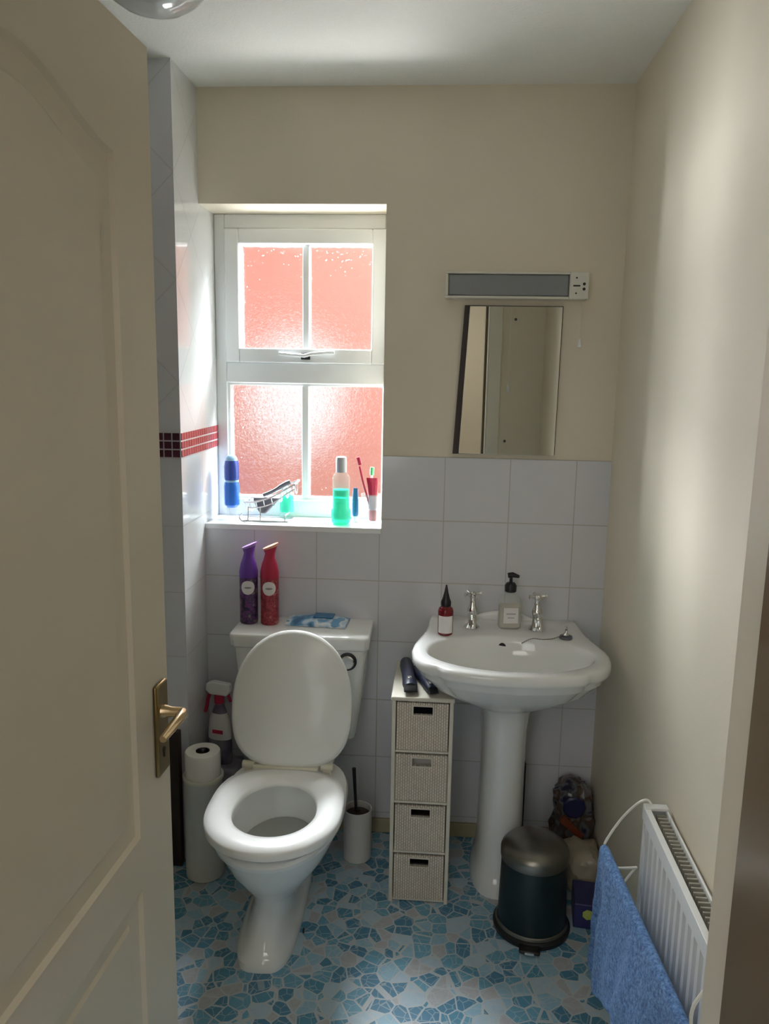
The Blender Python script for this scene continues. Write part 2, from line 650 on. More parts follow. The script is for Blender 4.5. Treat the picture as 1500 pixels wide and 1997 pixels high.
# mosaic borders in the side wall and on its end face
bm = B()
for r in range(3):
    for k in range(19):
        y0 = PIER+.003+k*.0224
        z0 = 1.273+r*.0245
        if y0+.0195 < .2:
            box(bm, XL, XL+.0022, y0, y0+.0195, z0, z0+.020)
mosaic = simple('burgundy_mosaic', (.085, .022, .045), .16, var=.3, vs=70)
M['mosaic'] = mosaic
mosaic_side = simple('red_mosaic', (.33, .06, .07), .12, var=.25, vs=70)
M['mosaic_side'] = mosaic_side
struct(obj('trim_1', bm, 'mosaic_side', smooth=False), 'red mosaic border running along the tiled side wall', 'tile border')
bm = B()
for r in range(3):
    for k in range(30):
        x1 = XL-.003-k*.0245
        z0 = 1.273+r*.0245
        box(bm, x1-.0205, x1, PIER-.0022, PIER, z0, z0+.0205)
struct(obj('trim_2', bm, 'mosaic', smooth=False), 'dark mosaic squares on the end of the tiled wall', 'tile border')

# ------------------------------------------------------------------ window
sill = struct(bx('trim_3', (XL, .0045, -.008, .165, 1.022, 1.04), 'sill', bevel=.002), 'white window sill board', 'window sill')
WY0, WY1 = .155, .215
bm = B()
def fr(bm, x0, x1, z0, z1, y0, y1, l, r, b, t):
    """rectangular frame with its own widths"""
    box(bm, x0, x0+l, y0, y1, z0, z1)
    box(bm, x1-r, x1, y0, y1, z0, z1)
    box(bm, x0+l, x1-r, y0, y1, z0, z0+b)
    box(bm, x0+l, x1-r, y0, y1, z1-t, z1)
win = bpy.data.objects.new('window_1', None)
COL.objects.link(win)
win.location = (-.27, .19, 1.04)
win['kind'] = 'structure'
win['label'] = 'white plastic window with four frosted panes above the toilet'
win['category'] = 'window'
def wpart(name, bm, mat, **kw):
    bmesh.ops.translate(bm, verts=bm.verts[:], vec=(.27, -.19, -1.04))
    return obj(name, bm, mat, win, **kw)
fr(bm, -.56, .03, 1.04, 2.012, WY0, WY1, .035, .038, .056, .044)
box(bm, -.525, -.008, WY0, WY1, 1.483, 1.548)
wpart('window_frame', bm, 'upvc', bevel=.003)
# beading that steps back towards the lower glass
bm = B()
fr(bm, -.5255, -.0075, 1.0955, 1.4835, WY0+.012, WY1-.012, .008, .004, .008, .008)
wpart('glazing_bead', bm, 'upvc')
bm = B()
fr(bm, -.524, -.002, 1.5485, 1.966, WY0-.014, WY1-.005, .046, .046, .046, .046)
sash = wpart('opening_sash', bm, 'upvc', bevel=.004)
bm = B()
box(bm, -.2745, -.2525, WY0+.010, WY1-.012, 1.596, 1.919)
wpart('glazing_bar', bm, 'upvc', bevel=.003)
bm = B()
box(bm, -.2775, -.2545, WY0+.010, WY1-.012, 1.104, 1.475)
wpart('glazing_bar', bm, 'upvc', bevel=.003)
for x0, x1, z0, z1 in ((-.478, -.2747, 1.5945, 1.9205), (-.2523, -.048, 1.5945, 1.9205), (-.517, -.2777, 1.103, 1.475), (-.2543, -.0115, 1.103, 1.475)):
    bm = B()
    box(bm, x0, x1, .184, .188, z0, z1)
    wpart('window_pane', bm, 'frost', smooth=False)
bm = B()
box(bm, -.275, -.245, WY0-.022, WY0-.014, 1.560, 1.582)
box(bm, -.268, -.252, WY0-.034, WY0-.022, 1.565, 1.578)
bmk = wpart('window_catch', bm, 'black', bevel=.002)
bm = B()
tube(bm, [(-.345, WY0-.028, 1.578), (-.30, WY0-.030, 1.574), (-.262, WY0-.034, 1.572), (-.235, WY0-.034, 1.579), (-.165, WY0-.030, 1.585)], .0055, 8)
wpart('window_handle', bm, 'upvc')

# neighbouring house outside
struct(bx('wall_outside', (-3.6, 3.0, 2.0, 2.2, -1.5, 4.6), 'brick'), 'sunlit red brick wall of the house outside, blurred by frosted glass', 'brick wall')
M['dark_out'] = simple('bounce_limiting_dark', (.06, .045, .04), .9, var=.2)  # kept dark so the lamps outside bounce less onto the brick wall
bm = B()
box(bm, -3.6, -.56, .262, .29, -.9, 4.6)
box(bm, .03, 3.0, .262, .29, -.9, 4.6)
box(bm, -.56, .03, .262, .29, -.9, 1.03)
box(bm, -.56, .03, .262, .29, 2.02, 4.6)
struct(obj('wall_facing_added', bm, 'dark_out', smooth=False), 'dark facing added on the outer wall to limit bounced light', 'wall')
struct(bx('ground_outside_added', (-3.6, 3.0, .29, 2.0, -.9, -.8), 'dark_out'), 'unseen ground outside the window, coloured dark to limit bounced light', 'ground')
area('brick_sun', (.25, .6, 3.1), (-.65, 2.0, .7), .8, 55, (1.0, .97, .93))

# ------------------------------------------------------------------ hallway and doorway
struct(bx('floor_hall', (-1.2, 1.4, -3.7, YF-.17, -.05, 0), 'hall_floor'), 'brown carpet of the hallway', 'floor')
struct(bx('ceiling_hall', (-1.2, 1.4, -3.7, YF-.17, ZC, ZC+.1), 'ceil'), 'hallway ceiling', 'ceiling')
bm = B()
box(bm, -1.3, -1.2, -3.7, YF-.17, 0, ZC)
box(bm, 1.4, 1.5, -3.7, YF-.17, 0, ZC)
box(bm, -1.3, 1.5, -3.8, -3.7, 0, ZC)
struct(obj('wall_hall', bm, 'paint', smooth=False), 'hallway walls behind the camera', 'wall')

bm = B()
for sgn, xa in ((1, .412), (-1, -.300)):
    x0, x1 = sorted((xa, xa+sgn*.045))
    box(bm, x0, x1, -2.045, YF+.002, 0, 2.03)
box(bm, -.300, .412, -2.045, YF+.002, 2.0, 2.03)
dfr = struct(obj('door_frame', bm, 'white_trim', bevel=.002), 'cream door lining around the doorway', 'door frame')
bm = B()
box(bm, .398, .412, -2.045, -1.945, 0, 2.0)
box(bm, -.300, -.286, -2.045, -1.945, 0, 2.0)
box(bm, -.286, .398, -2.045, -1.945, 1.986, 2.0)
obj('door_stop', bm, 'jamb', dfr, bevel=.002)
bm = B()
box(bm, .420, .485, YF+.002, YF+.016, 0, 2.09)
box(bm, -.375, -.310, YF+.002, YF+.016, 0, 2.09)
box(bm, -.310, .420, YF+.002, YF+.016, 2.035, 2.09)
obj('architrave', bm, 'white_trim', dfr, bevel=.004)
bm = B()
box(bm, .4095, .4125, -1.935, -1.905, .92, 1.00)
obj('strike_plate', bm, 'brass', dfr)

# the open panelled door. local: x = thickness outwards (+X seen face), y = along the leaf from hinge, z up
DW = .70
ddir = radians(2.5)
lead = Vector((-.262+.032*sin(ddir), -1.246+.032*cos(ddir), 0))
hinge = lead - Vector((sin(ddir), cos(ddir), 0))*DW
door = bpy.data.objects.new('door_1', None)
COL.objects.link(door)
door.location = hinge
door.rotation_euler = (0, 0, -ddir)
door['kind'] = 'structure'
door['label'] = 'open cream panelled door with a brass lever handle'
door['category'] = 'door'


def arch_outline(y0, y1, z0, zs, za, n=24, ins=0.0):
    """panel outline with an eyebrow arched top; ins insets it"""
    y0 += ins
    y1 -= ins
    z0 += ins
    pts = [(y0, z0), (y1, z0)]
    for i in range(n+1):
        t = i/n
        y = y1+(y0-y1)*t
        s = abs(2*t-1)
        k = .5*(1+cos(pi*s))
        k = k**.85
        z = zs-ins+(za-zs)*k
        pts.append((y, z))
    return pts


def frame_face(bm, outer, inner, x, xin):
    """flat ring between outline and inner panel plus moulding sloping in"""
    pass


# leaf core
bm = B()
box(bm, -.035, -.012, 0, DW, .008, 1.99)
obj('door_core', bm, 'door', door, smooth=False)
# face skin with two sunk panels (upper one arched) made as stacked outline rings
UP = dict(y0=.105, y1=DW-.125, z0=.795, zs=1.815, za=1.872)
LO = dict(y0=.105, y1=DW-.125, z0=.20, zs=.705, za=.705)


def panel_skin(bm, P, xa=0.0):
    n = 24
    rings = []
    for ins, x in ((0, 0), (.005, -.007), (.018, -.0095), (.036, -.0085), (.042, -.0045)):
        rings.append([(x+xa, y, z) for y, z in arch_outline(P['y0'], P['y1'], P['z0'], P['zs'], P['za'], n, ins)])
    R = loft(bm, rings, cap0=False, cap1=True)
    return R[0]


bm = B()
ra = panel_skin(bm, UP)
rb = panel_skin(bm, LO)
# face around the panels
def V(y, z, x=0):
    return bm.verts.new((x, y, z))
# stile + rail face polygons built between panel outlines and leaf border
def strip(ring, ycut0, ycut1, zlo, zhi):
    """fill from a panel ring out to a rectangle ycut0..ycut1, zlo..zhi"""
    n = len(ring)
    outer = []
    for i, v in enumerate(ring):
        y, z = v.co.y, v.co.z
        if i == 0:
            outer.append(V(ycut0, zlo))
        elif i == 1:
            outer.append(V(ycut1, zlo))
        elif i == 2:
            outer.append(V(ycut1, zhi))
        elif i == n-1:
            outer.append(V(ycut0, zhi))
        else:
            outer.append(V(ycut1+(ycut0-ycut1)*(i-2)/(n-3), zhi))
    for i in range(n):
        j = (i+1) % n
        bm.faces.new((ring[i], ring[j], outer[j], outer[i]))
strip(ra, 0, DW, .75, 1.99)
strip(rb, 0, DW, .008, .75)
obj('door_face', bm, 'door', door, angle=20)
bm = B()
box(bm, -.012, 0, DW-.0004, DW, .008, 1.99)
box(bm, -.012, 0, 0, .0004, .008, 1.99)
box(bm, -.012, 0, 0, DW, 1.9896, 1.99)
obj('door_edging', bm, 'door', door, smooth=False)

hs = DW-.032
hd = bpy.data.objects.new('door_handle', None)
COL.objects.link(hd)
hd.parent = door
hd.location = (0, hs-.006, .96)
bm = B()
box(bm, .0, .008, -.024, .022, -.098, .060)
obj('handle_plate', bm, 'brass', hd, bevel=.004)
bm = B()
prof = [(.0, .008), (.0, .045)]
tube(bm, [(.006, -.004, .012), (.024, -.004, .012), (.043, -.004, .012)], [.012, .0085, .009], 14)
tube(bm, [(.038, .002, .012), (.044, -.008, .012), (.046, -.030, .013), (.045, -.062, .010), (.042, -.088, .005)], [.007, .009, .0085, .0075, .006], 12)
obj('lever', bm, 'brass_bright', hd)
bm = B()
lathe(bm, [(.0045, 0), (.0045, .0015)], 0, 0, 0, 12)
bmesh.ops.rotate(bm, verts=bm.verts[:], matrix=Matrix.Rotation(pi/2, 3, 'Y'))
bmesh.ops.translate(bm, verts=bm.verts[:], vec=(.0078, -.003, -.055))
box(bm, .0078, .0093, -.005, -.001, -.068, -.055)
obj('keyhole', bm, 'black', hd)
# lever on the far side of the leaf
bm = B()
box(bm, -.043, -.035, -.024, .022, -.098, .060)
tube(bm, [(-.040, -.004, .012), (-.09, -.004, .012), (-.093, -.035, .013), (-.09, -.105, .004)], [.009, .009, .008, .006], 10)
obj('outer_handle', bm, 'brass', hd, bevel=0)

# dark brown board standing behind the door edge, against the end of the tiled wall
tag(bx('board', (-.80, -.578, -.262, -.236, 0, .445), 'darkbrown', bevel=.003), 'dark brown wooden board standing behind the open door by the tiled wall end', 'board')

# pull cord by the doorway (seen in the mirror)
pc = thing('light_pull_cord', 'white ceiling pull cord beside the doorway, seen in the mirror', 'pull cord', (.52, -1.80, ZC-.0005))
bm = B(); lathe(bm, [(.035, -.022), (.04, -.004), (.04, 0)]); obj('cord_rose', bm, 'plastic_white', pc)
bm = B(); tube(bm, [(0, 0, -.02), (0, 0, -.86)], .0016, 6); obj('cord', bm, 'plastic_white', pc)
bm = B(); lathe(bm, [(.003, -.86), (.009, -.875), (.010, -.90), (.004, -.91)], seg=12); obj('cord_pull', bm, 'plastic_white', pc)

# ------------------------------------------------------------------ ceiling lamp
lamp = thing('ceiling_lamp', 'round glass dome ceiling light above the open door', 'ceiling light', (-.395, -.80, ZC))
bm = B(); lathe(bm, [(.10, -.03), (.105, -.02), (.105, -.0003)], seg=48); obj('lamp_base', bm, 'fixture', lamp)
M['dome'] = simple('opal_glass_dome', (.55, .57, .57), .09, var=.01)
bm = B()
lathe(bm, [(.004, -.130), (.03, -.128), (.06, -.118), (.085, -.102), (.105, -.08), (.115, -.055), (.113, -.038), (.10, -.028)], seg=48)
obj('lamp_shade', bm, 'dome', lamp)

# ------------------------------------------------------------------ toilet
def egg(w, yf, yb, z, n=40, sq=2.0, sqb=2.0, cx=0.0, yc=None):
    """egg ring: widest at yc; yf is the front (most negative y), yb the back"""
    if yc is None:
        yc = yf+(yb-yf)*.52
    pts = []
    for i in range(n):
        t = 2*pi*i/n
        c, s = cos(t), sin(t)
        e = sq if s < 0 else sqb
        x = w*math.copysign(abs(c)**(2/e), c)
        ly = (yc-yf) if s < 0 else (yb-yc)
        y = yc+ly*math.copysign(abs(s)**(2/e), s)
        pts.append((cx+x, y, z))
    return pts


TO = thing('toilet', 'white ceramic close coupled toilet with its seat down and lid up', 'toilet', (-.226, -.006, 0), radians(.8))
bm = B()
outer = [
    egg(.080, -.672, -.17, 0, sq=3.6, sqb=4, cx=-.024), egg(.080, -.672, -.17, .022, sq=3.6, sqb=4, cx=-.024), egg(.073, -.660, -.17, .034, sq=3.2, sqb=4, cx=-.022),
    egg(.065, -.642, -.17, .05, sq=3.0, sqb=4, cx=-.020), egg(.060, -.628, -.17, .10, sq=2.8, sqb=4, cx=-.014), egg(.066, -.628, -.17, .15, sq=2.5, sqb=4, cx=-.006),
    egg(.090, -.650, -.17, .19, sq=2.3, sqb=4), egg(.122, -.688, -.18, .235, sq=2.2, sqb=3.5), egg(.146, -.718, -.19, .275, sq=2.15, sqb=3),
    egg(.160, -.738, -.20, .315, sq=2.1, sqb=3), egg(.166, -.750, -.21, .345, sq=2.1, sqb=3), egg(.175, -.768, -.22, .350, sq=2.1, sqb=3),
    egg(.177, -.772, -.22, .362, sq=2.1, sqb=3), egg(.172, -.766, -.224, .369, sq=2.1, sqb=3),
    egg(.125, -.715, -.35, .369), egg(.120, -.708, -.355, .362), egg(.122, -.710, -.352, .335), egg(.118, -.70, -.36, .29),
    egg(.098, -.665, -.38, .235), egg(.070, -.61, -.41, .19), egg(.045, -.56, -.43, .165)]
loft(bm, outer)
obj('toilet_pan', bm, 'ceramic', TO, angle=50)
bm = B()
r_ = [[(x, y, z) for x, y in ((-.10+d, -.33), (.10-d, -.33), (.105-d, -.02), (-.105+d, -.02))] for z, d in ((.20, .02), (.30, 0), (.395, -.02), (.40, -.015))]
loft(bm, r_)
obj('pan_shelf', bm, 'ceramic', TO, bevel=.012, bseg=3)
bm = B()
loft(bm, [egg(.1065, -.682, -.375, .2615), egg(.1065, -.682, -.375, .262)])
M['water'] = simple('bowl_water', (.42, .43, .40), .03, var=.02)
obj('water', bm, 'water', TO)
# seat ring
bm = B()
sec = [(0, 0), (0, .010), (.05, .0205), (.35, .026), (.65, .024), (.95, .014), (1, .006), (1, 0)]
rings = []
for t, h in sec:
    w = .178+(.108-.178)*t
    yf = -.775+(-.690+.775)*t
    yb = -.362+(-.425+.362)*t
    rings.append(egg(w, yf, yb, .385+h, n=56, sq=2.05+.0*t, sqb=3.2-1.1*t, yc=-.575+(.005*t)))
loft(bm, rings, False, False, loop=True)
obj('seat', bm, 'plastic_white', TO, angle=60)
# lid, upright, leaning on the cistern
bm = B()
LN, LT = .392, .016
def lidring(w, s0, s1, th):
    pts = egg(w, 0, 0, 0)
    out = []
    n = 56
    for i in range(n):
        t = 2*pi*i/n
        c, s = cos(t), sin(t)
        e = 2.1 if s > 0 else 2.9
        x = w*math.copysign(abs(c)**(2/e), c)
        mid = s0+(s1-s0)*.46
        y = mid+((s1-mid) if s > 0 else (mid-s0))*math.copysign(abs(s)**(2/e), s)
        out.append((x, y, th))
    return out
rings = [lidring(.162, .012, LN-.010, -.002), lidring(.171, .004, LN-.002, 0), lidring(.175, 0, LN, .006), lidring(.173, .002, LN-.002, .013), lidring(.163, .012, LN-.012, .017), lidring(.06, .12, LN-.13, .020)]
inner = [lidring(.162, .012, LN-.010, -.002), lidring(.159, .014, LN-.013, .004), lidring(.100, .05, LN-.10, .0065), lidring(.105, .07, LN-.10, .0052)]
loft(bm, list(reversed(inner))[:3]+rings)
lean = math.atan2(.115, .382)
mx = Matrix.Translation((0, -.352, .402)) @ Matrix.Rotation(pi/2-lean, 4, 'X')
for v in bm.verts:
    v.co = mx @ v.co
obj('lid', bm, 'lid_plastic', TO, angle=60)
bm = B()
box(bm, -.105, .085, -.372, -.342, .392, .412)
bar = obj('hinge_bar', bm, 'cream_plastic', TO, bevel=.006)
for sx in (-.118, .108):
    bm = B()
    tube(bm, [(sx-.018, -.352, .408), (sx+.018, -.352, .408)], .011, 14)
    box(bm, sx-.012, sx+.012, -.362, -.340, .374, .402)
    obj('hinge', bm, 'cream_plastic', TO, bevel=.002)
# cistern
bm = B()
rings = []
for z, hw, d0, d1 in ((.40, .168, -.160, -.004), (.43, .174, -.168, -.004), (.56, .190, -.174, -.004), (.70, .203, -.178, -.004)):
    rings.append([(-hw, d0+.012, z), (-hw+.012, d0, z), (hw-.012, d0, z), (hw, d0+.012, z), (hw, d1, z), (-hw, d1, z)])
loft(bm, rings)
obj('cistern', bm, 'ceramic', TO, bevel=.008, bseg=3)
bm = B()
rings = []
for z, hw, d0, d1 in ((.698, .207, -.186, -.001), (.701, .211, -.190, 0), (.733, .214, -.193, 0), (.739, .212, -.191, -.001), (.7425, .206, -.184, -.004)):
    rings.append([(-hw, d0+.015, z), (-hw+.015, d0, z), (hw-.015, d0, z), (hw, d0+.015, z), (hw, d1, z), (-hw, d1, z)])
loft(bm, rings)
obj('cistern_lid', bm, 'ceramic', TO, bevel=.003)
fb = bpy.data.objects.new('flush_button', None)
COL.objects.link(fb)
fb.parent = TO
fb.location = (.147, -.178, .663)
def ydisc(bm, prof, cx=0, cz=0, seg=28):
    rings = [[(cx+r*cos(2*pi*i/seg), y, cz+r*sin(2*pi*i/seg)) for i in range(seg)] for r, y in prof]
    loft(bm, rings)
bm = B(); ydisc(bm, [(.028, 0), (.028, -.004), (.024, -.006)]); obj('button_shadow_ring', bm, 'black', fb)  # black ring stands in for the shadow around the flush button
bm = B(); ydisc(bm, [(.021, -.004), (.021, -.012), (.018, -.015), (.006, -.012)]); obj('button', bm, 'chrome', fb)
bm = B(); ydisc(bm, [(.008, 0), (.006, -.004)], .066, .02, 14); bmesh.ops.rotate(bm, verts=bm.verts[:], matrix=Matrix.Rotation(pi/2, 3, 'Z'), cent=(.066, 0, .02))
bmesh.ops.translate(bm, verts=bm.verts[:], vec=(.002, -.53, 0)); obj('floor_fixing_cap', bm, 'black', TO)

# ------------------------------------------------------------------ things on the cistern
def aerosol(name, label, x, y, body, cap, edge, tilt):
    t = thing(name, label, 'air freshener', (x, y, .7434), group='air freshener cans on the cistern')
    bm = B(); lathe(bm, [(.026, 0), (.0285, .004), (.0285, .150)], seg=36); obj('can_body', bm, body, t)
    # shouldered cap with a slanted beak
    bm = B()
    seg = 28
    rings = []
    for r, z, sx, dx in ((.0292, .148, 1, 0), (.0290, .165, 1, 0), (.0255, .190, .95, 0), (.019, .210, .9, .0), (.0165, .224, .95, .002)):
        rings.append([(dx+r*sx*cos(2*pi*i/seg), r*sin(2*pi*i/seg), z) for i in range(seg)])
    top = [(.003+.021*cos(2*pi*i/seg), .0145*sin(2*pi*i/seg), .240+.30*(.003+.021*cos(2*pi*i/seg))) for i in range(seg)]
    rings.append(top)
    loft(bm, rings)
    obj('cap', bm, cap, t)
    bm = B()
    a = [(.003+.021*cos(2*pi*i/seg), .0147*sin(2*pi*i/seg), .2405+.30*(.003+.021*cos(2*pi*i/seg))) for i in range(seg)]
    b = [(.004+.024*cos(2*pi*i/seg), .014*sin(2*pi*i/seg), .247+.42*(.004+.024*cos(2*pi*i/seg))) for i in range(seg)]
    loft(bm, [a, b])
    obj('nozzle', bm, edge, t)
    # round white label wrapped on the can, with a faint grey wordmark bar
    for nm, rad, mt, zc, off in (('label', .0220, 'label_white', .118, .0006), ('label_print', .011, 'label_grey', .118, .0011)):
        bm = B()
        rings = []
        for q in range(7):
            ring = []
            for i in range(24):
                an = 2*pi*i/24
                hx = rad*max(q, .05)/6*cos(an)
                hz = rad*max(q, .05)/6*sin(an)*(1 if nm == 'label' else .30)
                ph = hx/.0285
                ring.append(((.0285+off)*sin(ph), -(.0285+off)*cos(ph), zc+hz))
            rings.append(ring)
        loft(bm, rings, True, False)
        obj(nm, bm, mt, t)
    t.rotation_euler = (0, 0, tilt)
    return t


aerosol('air_freshener', 'purple and black air freshener spray can on the cistern', -.401, -.085, 'can_purple', 'purple', 'lilac', radians(8))
aerosol('air_freshener', 'red air freshener spray can with an orange nozzle on the cistern', -.334, -.088, 'can_red', 'red', 'orange', radians(8))

wp = thing('wipes_packet', 'blue and white packet of wipes lying on the cistern lid', 'wipes', (-.185, -.065, .7437), radians(-3))
bm = B()
nx, ny = 18, 8
top = []
for i in range(nx+1):
    for j in range(ny+1):
        u, v_ = i/nx, j/ny
        h = .020*(sin(pi*min(max(u, .03), .97))**.35)*(sin(pi*min(max(v_, .04), .96))**.5)+.003*sin(9*u+4*v_)*sin(pi*v_)*sin(pi*u)
        top.append(bm.verts.new((-.095+.19*u, -.048+.096*v_, .002+h)))
bot = [bm.verts.new((v.co.x, v.co.y, 0)) for v in top]
def gi(i, j): return i*(ny+1)+j
for i in range(nx):
    for j in range(ny):
        bm.faces.new((top[gi(i, j)], top[gi(i+1, j)], top[gi(i+1, j+1)], top[gi(i, j+1)]))
        bm.faces.new((bot[gi(i, j)], bot[gi(i, j+1)], bot[gi(i+1, j+1)], bot[gi(i+1, j)]))
for i in range(nx):
    for j in (0, ny):
        bm.faces.new((top[gi(i, j)], top[gi(i+1, j)], bot[gi(i+1, j)], bot[gi(i, j)]))
for j in range(ny):
    for i in (0, nx):
        bm.faces.new((top[gi(i, j)], top[gi(i, j+1)], bot[gi(i, j+1)], bot[gi(i, j)]))
obj('packet', bm, 'wipes', wp)
bm = B(); box(bm, -.012, .052, -.022, .020, .021, .0265); obj('flap', bm, 'tube_blue', wp, bevel=.002)

# ------------------------------------------------------------------ around the toilet
can = thing('toilet_roll_canister', 'tall white round canister holding toilet rolls next to the toilet', 'toilet roll holder', (-.497, -.286, 0))
bm = B(); lathe(bm, [(.050, 0), (.057, .006), (.0575, .012), (.0575, .318), (.0590, .322), (.0585, .330), (.054, .330), (.054, .30), (.02, .298)], seg=48); obj('canister_body', bm, 'canister', can)
bm = B(); lathe(bm, [(.0592, .318), (.0604, .322), (.0604, .328), (.0592, .331), (.0585, .3245)], seg=48, cap=False); obj('canister_rim', bm, 'cream_plastic', can)
rl = thing('toilet_roll', 'white toilet roll sitting in the top of the canister', 'toilet roll', (-.497, -.286, .3005))
bm = B()
lathe(bm, [(.020, .0), (.050, .0), (.0525, .003), (.0525, .100), (.050, .104), (.022, .104), (.020, .101)], seg=48, cap=False)
obj('paper', bm, 'paper', rl)
bm = B(); lathe(bm, [(.0202, .001), (.0202, .103), (.0192, .103), (.0192, .001)], seg=32, cap=False); obj('core', bm, 'darkbrown', rl)
bm = B(); lathe(bm, [(.006, 0), (.006, .098), (.010, .103), (.009, .110), (.004, .113)], seg=16); o = obj('spindle', bm, 'black', can); o.location = (0, 0, .298)

tag(bx('packet', (-.555, -.435, -.135, -.025, 0, .262), 'greypack', bevel=.012, bseg=3), 'grey and purple packet standing in the corner behind the toilet', 'packet')
sp_ = thing('spray_bottle', 'trigger spray bottle with a white head and red trim behind the toilet', 'spray bottle', (-.503, -.080, .2625), radians(-12))
bm = B()
rings = []
for z, a, b in ((0, .036, .020), (.006, .040, .023), (.10, .040, .023), (.145, .036, .021), (.175, .024, .017), (.20, .014, .013), (.215, .013, .013)):
    rings.append([(a*cos(2*pi*i/24), b*sin(2*pi*i/24), z) for i in range(24)])
loft(bm, rings); obj('bottle', bm, 'greypack', sp_)
bm = B()
rings = []
for z, a, b in ((.085, .0405, .0237), (.10, .0407, .0239), (.145, .0367, .0218), (.172, .0255, .0182)):
    rings.append([(a*cos(2*pi*i/24), b*sin(2*pi*i/24), z) for i in range(24)])
loft(bm, rings, False, False); obj('label', bm, 'label_white', sp_)
bm = B(); box(bm, -.014, .022, -.0255, -.0235, .108, .120); obj('label_print', bm, 'red', sp_)
bm = B(); lathe(bm, [(.0165, .205), (.0165, .228), (.012, .232)], seg=20); obj('collar', bm, 'red', sp_)
bm = B()
loft(bm, [[(x, y, z) for x, z in ((-.045, .246), (-.03, .232), (.03, .232), (.045, .250), (.04, .272), (-.02, .276), (-.042, .268))] for y in (-.012, .012)])
obj('spray_head', bm, 'plastic_white', sp_, bevel=.004)
bm = B(); tube(bm, spline([(-.030, 0, .238), (-.040, 0, .215), (-.046, 0, .185), (-.052, 0, .165)]), [.006]*18+[.004], 8); obj('trigger', bm, 'red', sp_)
bm = B(); tube(bm, spline([(.030, 0, .238), (.036, 0, .222), (.040, 0, .212)]), .005, 8); obj('rear_grip', bm, 'red', sp_)

br = thing('toilet_brush', 'toilet brush with thin dark handle in a round white holder', 'toilet brush', (-.043, -.155, 0))
bm = B(); lathe(bm, [(.040, 0), (.044, .004), (.045, .168), (.043, .170), (.041, .168), (.040, .03), (.01, .028)], seg=36); obj('brush_holder', bm, 'canister', br)
bm = B(); lathe(bm, [(.038, .140), (.038, .150), (.008, .158), (.007, .165)], seg=28); obj('brush_collar', bm, 'darkbrown', br)
bm = B(); tube(bm, [(0, 0, .03), (-.008, .003, .20), (-.014, .006, .30)], [.005, .0045, .006], 10); obj('brush_handle', bm, 'black', br)

# ------------------------------------------------------------------ basket drawer tower
TX0, TX1, TY0, TY1, TZ = .071, .243, -.362, -.075, .635
tw = thing('storage_tower', 'slim off white tower of four woven baskets under the basin edge', 'storage unit', ((TX0+TX1)/2, (TY0+TY1)/2, 0))
ox, oy = (TX0+TX1)/2, (TY0+TY1)/2
hw, hd_ = (TX1-TX0)/2, (TY1-TY0)/2
bm = B()
for sx in (-1, 1):
    for sy in (-1, 1):
        x0, x1 = sorted((sx*hw, sx*(hw-.011)))
        y0, y1 = sorted((sy*hd_, sy*(hd_-.014)))
        box(bm, x0, x1, y0, y1, 0, TZ-.012)
pitch = (TZ-.012)/4
for k in range(4):
    z = k*pitch + (.004 if k == 0 else 0)
    box(bm, -hw+.011, hw-.011, -hd_+.003, hd_-.003, z, z+.007)
    for sx in (-1, 1):
        x0, x1 = sorted((sx*(hw-.001), sx*(hw-.009)))
        box(bm, x0, x1, -hd_+.014, hd_-.014, z-.001, z+.013)
obj('tower_frame', bm, 'wicker_wood', tw, bevel=.0015)
bm = B(); box(bm, -hw-.003, hw+.003, -hd_-.004, hd_, TZ-.012, TZ); obj('tower_top', bm, 'wicker_wood', tw, bevel=.003)
bm = B(); box(bm, hw-.009, hw-.004, -hd_+.014, hd_-.014, .01, TZ-.012); box(bm, -hw+.004, -hw+.009, -hd_+.014, hd_-.014, .01, TZ-.012)
obj('side_panel', bm, 'wicker', tw, smooth=False)
def basket(k):
    z0 = k*pitch+.009
    z1 = (k+1)*pitch-.006
    a = hw-.013+random.uniform(-.001, .001)
    sl = random.uniform(-.0015, .0015)
    f = -hd_+.002+random.uniform(0, .003)
    b_ = hd_-.01
    bm = B()
    hx0, hx1 = -.026, .028
    hz0, hz1 = z1-.034, z1-.010
    t = .008
    # front with a real hand hole
    box(bm, -a, hx0, f, f+t, z0, z1)
    box(bm, hx1, a, f, f+t, z0, z1)
    box(bm, hx0, hx1, f, f+t, z0, hz0)
    box(bm, hx0, hx1, f, f+t, hz1, z1)
    box(bm, -a, a, b_-t, b_, z0, z1)
    box(bm, -a, -a+t, f+t, b_-t, z0, z1)
    box(bm, a-t, a, f+t, b_-t, z0, z1)
    box(bm, -a+t, a-t, f+t, b_-t, z0, z0+t)
    o = obj('basket', bm, 'wicker', tw, smooth=False)
    bm = B()
    e = .0035
    for q in ((hx0-e, hx1+e, hz1, hz1+e), (hx0-e, hx1+e, hz0-e, hz0), (hx0-e, hx0, hz0, hz1), (hx1, hx1+e, hz0, hz1)):
        box(bm, q[0], q[1], f-.002, f+.001, q[2], q[3])
    obj('hand_hole_rim', bm, 'wicker_wood', o, smooth=False)
    bm = B()
    box(bm, -a+t+.001, a-t-.001, f+.03, b_-t-.01, z0+t, z1-.045 if k != 2 else z1-.02)
    obj('basket_contents', bm, ('black', 'darkbrown', 'canister', 'navy')[k], o, bevel=.006)
for k in range(4):
    basket(k)

